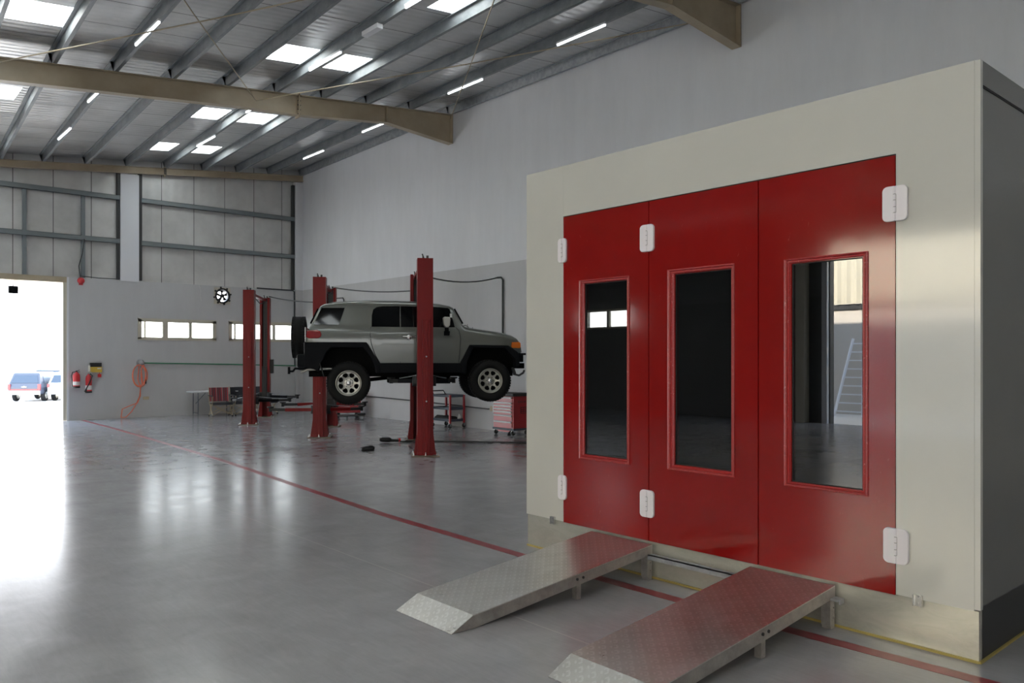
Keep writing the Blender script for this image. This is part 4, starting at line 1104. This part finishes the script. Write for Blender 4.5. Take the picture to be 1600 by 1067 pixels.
# drawer cabinet
do = (11.386, 12.42, 0)
t = thing('tool_cabinet', 'red rolling tool cabinet with seven drawers beside the booth', 'cabinet', do)
dx, dy = .46, .66; do_y = .52
yA, yB = .52, 1.12
yA, yB = .49, 1.17
mb = MB(); mb.box(.0, dx, yA, yB, .15, .855); mb.build('cabinet_body', 'cab_red', t, bevel=.006)
mb = MB(); mb.box(-.03, dx + .02, yA - .02, yB + .02, .855, .925); mb.build('worktop', 'black', t, bevel=.012)
mb = MB(); mb.box(-.02, dx + .02, yA - .015, yB + .015, .11, .155); mb.build('bumper_rail', 'tray', t, bevel=.006)
mb = MB(); mb.prism([(yA + .1, .11), (yB - .1, .11), (yB - .18, .07), (yA + .18, .07)], .0, .02, 'yz'); mb.build('kick_plate', 'cab_red', t)
zs = [.17, .315, .455, .535, .60, .665, .735, .85]
for a, b in zip(zs[:-1], zs[1:]):
    mb = MB(); mb.box(-.014, 0, yA + .045, yB - .03, a + .006, b - .006); d = mb.build('drawer', 'cab_red', t)
    mb = MB(); mb.prism([(-.015, b - .045), (-.035, b - .04), (-.035, b - .015), (-.015, b - .008)], yA + .05, yB - .035, 'xz'); mb.build('drawer_handle', 'white_metal', d)
mb = MB(); mb.box(.20, .44, yA - .006, yA, .48, .62); pl = mb.build('vent_panel', M['black'], t)
mb = MB()
for i in range(3):
    for j in range(3): mb.box(.215 + i * .075, .275 + i * .075, yA - .009, yA - .006, .49 + j * .043, .52 + j * .043)
mb.build('vent_slots', M['cab_red'], pl)
# raised grey lettering on the side panel (three short glyph-like marks are illegible in the photo)
mb = MB()
for i in range(4):
    x0 = .13 + i * .06
    mb.box(x0, x0 + .010, yA - .004, yA, .715, .755); mb.box(x0, x0 + .036, yA - .004, yA, .745, .755)
    mb.box(x0, x0 + .036, yA - .004, yA, .715, .725)
    if i % 2: mb.box(x0 + .026, x0 + .036, yA - .004, yA, .715, .755)
mb.build('side_emblem', M['darksteel'], t)
for x in (.03, dx - .04):
    for y in (yA + .05, yB - .05):
        mb = MB(); mb.lathe([(0, -.018), (.048, -.018), (.053, 0), (.048, .018), (0, .018)], c=(x, y, .053), ax='y', n=16); cs = mb.build('castor', 'black', t)
        mb = MB(); mb.box(x - .012, x + .012, y - .032, y - .022, .05, .11); mb.box(x - .012, x + .012, y + .022, y + .032, .05, .11); mb.build('castor_fork', 'chrome', cs)

# red low rolling jack behind the raised car's rear wheel, with a grey creeper in front
jo = (11.25, 20.2, 0)
t = thing('rolling_jack', 'low red rolling workshop unit behind the car rear wheel', 'trolley', jo, R(-31))
mb = MB(); mb.box(-.75, .55, -.2, .2, .14, .34); mb.build('bed', 'cab_red', t, bevel=.01)
mb = MB(); mb.box(.44, .56, -.2, .2, .34, .74); mb.build('upright', 'cab_red', t, bevel=.01)
mb = MB(); mb.box(.3, .4, -.05, .05, .34, .6); mb.build('ram', 'galv', t, bevel=.01)
for x in (-.6, -.1, .45):
    mb = MB(); mb.lathe([(0, -.02), (.07, -.02), (.07, .02), (0, .02)], c=(x, -.2, .07), ax='y', n=16); mb.lathe([(0, -.02), (.07, -.02), (.07, .02), (0, .02)], c=(x, .2, .07), ax='y', n=16); mb.build('wheel', 'black', t)
t = thing('creeper', 'dark grey mechanic creeper lying on the floor behind the middle lift', 'creeper', (11.0, 19.45, 0), R(-31))
mb = MB(); mb.box(-.5, .5, -.2, .2, .09, .12); mb.build('board', 'darksteel', t, bevel=.01)
mb = MB(); mb.box(.3, .52, -.16, .16, .12, .17); mb.build('headrest', 'black', t, bevel=.02)
for x in (-.42, 0, .42):
    for y in (-.16, .16):
        mb = MB(); mb.lathe([(0, -.015), (.045, -.015), (.045, .015), (0, .015)], c=(x, y, .045), ax='y', n=12); mb.build('castor', 'galv', t)

# things lying on the floor between the posts
t = thing('rubber_pad', 'black rubber block lying alone on the floor in front of the car', 'pad', (7.60, 12.70, 0), R(-5))
mb = MB(); mb.prism([(-.13, 0), (.14, 0), (.15, .05), (.10, .085), (.0, .07), (-.11, .055)], -.05, .05); mb.build('block', 'black', t, bevel=.012)
mb = MB(); mb.box(-.06, .1, -.056, -.05, .02, .05); mb.box(.04, .09, -.03, .03, .075, .09); mb.build('groove', 'darksteel', t)
t = thing('impact_wrench', 'black and red air impact wrench lying on the floor', 'wrench', (8.64, 13.55, 0), R(-40))
mb = MB(); mb.tube([(-.20, 0, .055), (-.15, 0, .06), (.0, 0, .055), (.03, 0, .05)], [.03, .05, .05, .03], 12); mb.build('motor_housing', 'black', t)
mb = MB(); mb.tube([(.02, 0, .045), (.10, .02, .04), (.2, .04, .035)], [.032, .028, .03], 10); mb.build('grip', 'darksteel', t)
mb = MB(); mb.tube([(.17, .035, .045), (.21, .045, .045)], .042, 10); mb.build('collar', 'extred', t)
mb = MB(); mb.tube([(8.80, 13.42, .02), (8.88, 13.40, .015), (8.98, 13.48, .015), (9.05, 13.38, .015), (9.12, 13.30, .015), (9.25, 13.20, .015), (9.6, 12.85, .015), (10.0, 12.35, .015), (10.5, 11.80, .015), (10.9, 11.45, .015), (11.5, 11.0, .015)], .014, 6)
mb.tube([(8.80, 13.36, .02), (8.90, 13.30, .015), (9.02, 13.36, .015)], .014, 6)
solo(mb, 'floor_hose', 'cable', (9.0, 13.4, 0), 'black air hose snaking over the floor towards the booth', 'hose')

# folding table and camping chairs by the back wall
t = thing('folding_table', 'white-topped folding table against the back wall', 'table', (8.60, 23.62, 0))
mb = MB(); mb.box(-.40, .95, -.28, .28, .675, .715); mb.build('table_top', 'column', t, bevel=.012)
for x in (-.22, .78):
    for y in (-.2, .2):
        mb = MB(); mb.tube([(x, y, .675), (x, y, 0)], .014, 8); mb.build('leg', 'fold', t)
    mb = MB(); mb.tube([(x, -.2, .08), (x, .2, .08)], .011, 8); mb.tube([(x, 0, .35), (x + (.3 if x < 0 else -.3), 0, .675)], .010, 8); mb.build('leg_brace', 'fold', t)
def camp_chair(loc, rz, lab, fab):
    t = thing('camping_chair', lab, 'chair', loc, rz, 'folding camping chairs by the back wall')
    mb = MB(); w = .28
    # back faces +y, person faces -y
    pts = []
    for i in range(9):
        x = -w + 2 * w * i / 8; sagx = .04 * (1 - (i / 4 - 1) ** 2)
        pts.append((x, sagx))
    v = []
    for x, d in pts: v += [(x, .16 + d, .42), (x, .24 + d, .82)]
    mb.add(v, [(2 * i, 2 * i + 2, 2 * i + 3, 2 * i + 1) for i in range(8)]); mb.build('back_panel', fab, t, solid=.012)
    mb = MB(); v = []
    for x, d in pts: v += [(x, -.24, .40 - d * .8), (x, .18, .37 - d)]
    mb.add(v, [(2 * i, 2 * i + 2, 2 * i + 3, 2 * i + 1) for i in range(8)]); mb.build('seat', 'fabric', t, solid=.012)
    mb = MB(); mb.box(-w, w, -.262, -.24, .33, .41); mb.build('seat_apron', 'fabric', t)
    for s_ in (-1, 1):
        mb = MB(); mb.tube([(s_ * w, -.25, .02), (s_ * w, .15, .40)], .011, 6); mb.tube([(s_ * w, .22, .02), (s_ * w, -.24, .40), (s_ * w, -.26, .58)], .011, 6)
        mb.tube([(s_ * w, .15, .38), (s_ * w, .25, .84)], .011, 6); mb.build('side_frame', 'beige', t)
        mb = MB(); mb.bar((s_ * (w + .01), -.28, .59), (s_ * (w + .01), .20, .60), .06, .015); mb.build('armrest', 'fabric', t)
        for y in (-.25, .22):
            mb = MB(); mb.tube([(s_ * w, y, 0), (s_ * w, y, .035)], .022, 8); mb.build('foot', 'black', t)
    for s_ in (-1, 1):
        for ya, yb in ((-.25, -.25), (.21, .2)):
            mb = MB(); mb.tube([(-w * s_, ya, .03), (w * s_, yb, .36)], .009, 6); mb.build('cross_brace', 'beige', t)
camp_chair((8.90, 23.05, 0), R(-8), 'folding camping chair with a red striped back beside the white table', 'stripes')
camp_chair((9.56, 23.10, 0), R(-2), 'plain charcoal folding camping chair right of the striped one', 'fabric')
camp_chair((10.30, 23.15, 0), R(4), 'charcoal folding camping chair half hidden behind the furthest lift', 'fabric')

# ------------------------------------------------------------------ left side of the hall, seen mirrored in the booth glass
mb = MB(); mb.box(LX - .02, LX + .25, 10.55, 10.80, 0, 5.0)
solo(mb, 'hall_column', 'frame_cream', (LX, 10.6, 0), 'pale column beside the side gate, seen mirrored in the booth glass', 'column')
mb = MB(); mb.box(LX + .01, LX + .12, 10.0, 10.14, 0, 4.6)
solo(mb, 'gate_frame', 'column', (LX, 10.1, 0), 'light side-gate frame post, seen mirrored in the booth glass', 'frame')
t = thing('window_3', None, None, (LX, 17.6, 2.66), kind='structure')
mb = MB()
for q in ((16.6, 18.62, 2.66, 2.72), (16.6, 18.62, 3.24, 3.3), (16.6, 16.68, 2.66, 3.3), (18.54, 18.62, 2.66, 3.3), (17.56, 17.66, 2.66, 3.3)): mb.box(LX - .08, LX + .02, *q)
mb.build('window_frame', 'frame_cream', t, (LX, 17.6, 2.66))
mb = MB(); mb.box(LX - .05, LX - .045, 16.6, 18.62, 2.66, 3.3); mb.build('window_pane', 'glass', t, (LX, 17.6, 2.66))

# ------------------------------------------------------------------ outside
mb = MB()
mb.add([(-80, D + .2, -.02), (90, D + .2, -.02), (120, 46, -.80), (-120, 46, -.80), (220, 230, -.85), (-220, 230, -.85)], [(0, 1, 2, 3), (3, 2, 4, 5)])
mb.add([(LX - .0, -40, -.03), (LX - .0, D + .2, -.03), (-80, D + .2, -.03), (-80, -40, -.03)], [(0, 1, 2, 3)])
M['ground'] = mat('pale_ground', (.62, .58, .52), .9)
solo(mb, 'ground', 'ground', (0, D + .2, 0), kind='structure', fix=False)
# yard wall outside the side gate
M['yard'] = mat('yard_concrete', (.62, .56, .48), .85)
M['yardsheet'] = mat('cream_corrugated_sheet', (.62, .56, .42), .6)
t = thing('yard_wall', 'concrete yard wall with cream corrugated sheeting above, mirrored in the booth glass', 'wall', (-14, 10, 0))
mb = MB(); mb.box(-.2, 0, -22, 5, -.1, 3.18); mb.build('concrete_wall', 'yard', t)
mb = MB(); mb.box(-.05, .06, -22, 5, 3.18, 3.33); mb.build('steel_rail', 'darksteel', t)
mb = MB(); n = 270; v = []
for i in range(n + 1):
    y = -22 + 27 * i / n; x = .08 + (.05 if i % 3 == 0 else 0)
    v += [(x, y, 3.33), (x, y, 7.2)]
mb.add(v, [(2 * i, 2 * i + 2, 2 * i + 3, 2 * i + 1) for i in range(n)]); mb.build('corrugated_sheet', 'yardsheet', t, fix=False)
t = thing('ladder', 'aluminium step ladder against the yard wall, mirrored in the booth glass', 'ladder', (-13.5, 10.95, -.03))
mb = MB()
mb.bar((.5, .42, 0), (-.05, .10, 2.3), .04, .07); mb.bar((.5, -.42, 0), (-.05, -.20, 2.3), .04, .07)
mb.build('rail', 'alu', t)
for k in range(9):
    f = (k + .6) / 9.2; x = .5 - .55 * f; z = 2.3 * f
    mb = MB(); mb.bar((x, .42 - .32 * f, z), (x, -.42 + .22 * f, z), .05, .035); mb.build('rung', 'alu', t)

# parked vehicles beyond the gate
def parked(name, loc, rz, lab, body_m, W_=1.72, L_=4.4, H_=1.66, lamp=True, grp='vehicles parked outside'):
    t = thing(name, lab, 'car', loc, rz, grp)
    prof = [(0, .42), (.0, .80), (.06, 1.0), (.32, H_ - .04), (.5, H_), (2.2, H_ + .01), (2.6, H_ - .05), (3.2, 1.06), (4.2, .92), (4.38, .78), (4.4, .42)]
    mb = MB(); n = len(prof)
    def wy(z): return W_ / 2 if z < 1.02 else W_ / 2 - (z - 1.0) * .26
    v = [(-wy(z), y, z) for y, z in prof] + [(wy(z), y, z) for y, z in prof]
    mb.add(v, [tuple(range(n)), tuple(reversed(range(n, 2 * n)))] + [(i, i + n, (i + 1) % n + n, (i + 1) % n) for i in range(n)])
    mb.build('body_shell', body_m, t, bevel=.05)
    mb = MB(); z0, z1 = 1.06, H_ - .16
    y0, y1 = .06 + .26 * (z0 - 1.0) / (H_ - 1.04), .06 + .26 * (z1 - 1.0) / (H_ - 1.04)
    a, b = W_ / 2 - .14, W_ / 2 - .26
    v = [(-a, y0 - .02, z0), (a, y0 - .02, z0), (b, y1 - .02, z1), (-b, y1 - .02, z1)]
    mb.add(v + [(x, y + .03, z) for x, y, z in v], [(0, 1, 2, 3), (7, 6, 5, 4), (0, 4, 5, 1), (1, 5, 6, 2), (2, 6, 7, 3), (3, 7, 4, 0)]); mb.build('rear_window', 'outglass', t)
    for s_ in (-1, 1):
        mb = MB(); poly = [(.55, 1.06), (.62, H_ - .16), (2.3, H_ - .14), (2.95, 1.06)]
        v = [(s_ * (wy(z) + .004), y, z) for y, z in poly] + [(s_ * (wy(z) - .02), y, z) for y, z in poly]
        mb.add(v, [(0, 1, 2, 3), (7, 6, 5, 4), (0, 4, 5, 1), (1, 5, 6, 2), (2, 6, 7, 3), (3, 7, 4, 0)]); mb.build('side_window', 'outglass', t)
        mb = MB(); mb.box(min(s_ * W_ / 2, s_ * (W_ / 2 - .14)), max(s_ * W_ / 2, s_ * (W_ / 2 - .14)), -.03, .05, .66 if lamp else .8, 1.0); mb.build('tail_lamp', 'taillamp', t)
        for y in (.78, 3.55):
            mb = MB(); xs_ = s_ * (W_ / 2 - .1)
            mb.lathe([(0, -.11), (.2, -.11), (.32, -.1), (.34, -.06), (.34, .06), (.32, .1), (.2, .11), (0, .11)], c=(xs_, y, .34), ax='x', n=24); wt = mb.build('tyre', 'tyre', t)
            mb = MB(); mb.lathe([(0, -.13), (.18, -.13), (.2, -.10), (.2, .10), (.18, .13), (0, .13)], c=(xs_, y, .34), ax='x', n=16); mb.build('wheel_rim', 'rim', wt)
    mb = MB(); mb.box(-W_ / 2 + .02, W_ / 2 - .02, -.06, .1, .40, .62); mb.build('rear_bumper', 'outbump', t, bevel=.03)
    mb = MB(); mb.box(-.26, .26, -.066, -.055, .5, .6) if lamp else mb.box(-.2, .2, -.066, -.055, .5, .6); mb.build('number_plate', 'label', t)
    if lamp:
        mb = MB(); mb.box(-W_ / 2 + .15, W_ / 2 - .15, -.022, .0, .64, .72); mb.build('rear_trim_stripe', 'taillamp', t)
        mb = MB(); mb.prism([(-.16, .84), (0, .80), (.16, .84), (.03, .87), (0, .9), (-.03, .87)], -.03, .0); mb.build('tailgate_emblem', 'chrome', t)
    return t
M['outglass'] = mat('outdoor_car_glass', (.02, .03, .045), .12)
M['outbump'] = mat('silver_bumper', (.5, .5, .5), .4)
M['outblue'] = mat('blue_grey_car_paint', (.035, .04, .055), .3)
M['outwhite'] = mat('white_car_paint', (.75, .76, .78), .3)
parked('parked_car', (8.87, 52.0, -.80), R(-33), 'blue-grey estate car with a red stripe, parked outside the open gate', M['outblue'])
parked('parked_car', (10.7, 51.3, -.80), R(-33), 'white car parked to the right of the blue-grey estate car', M['outwhite'], lamp=False)
parked('parked_car', (16.0, 74.0, -.82), R(60), 'distant white car beyond the white parked car, far outside', M['outwhite'], lamp=False)
t = thing('roadside_building', 'pale low building in the bright distance beyond the gate', 'building', (20, 100, -.85), R(-30))
mb = MB(); mb.box(-16, 16, 0, 6, 0, 4.2); mb.build('wall', 'outwhite', t)
mb = MB(); mb.box(-16.4, 16.4, -.6, 6.4, 4.2, 4.6); mb.build('roof_slab', 'ground', t)
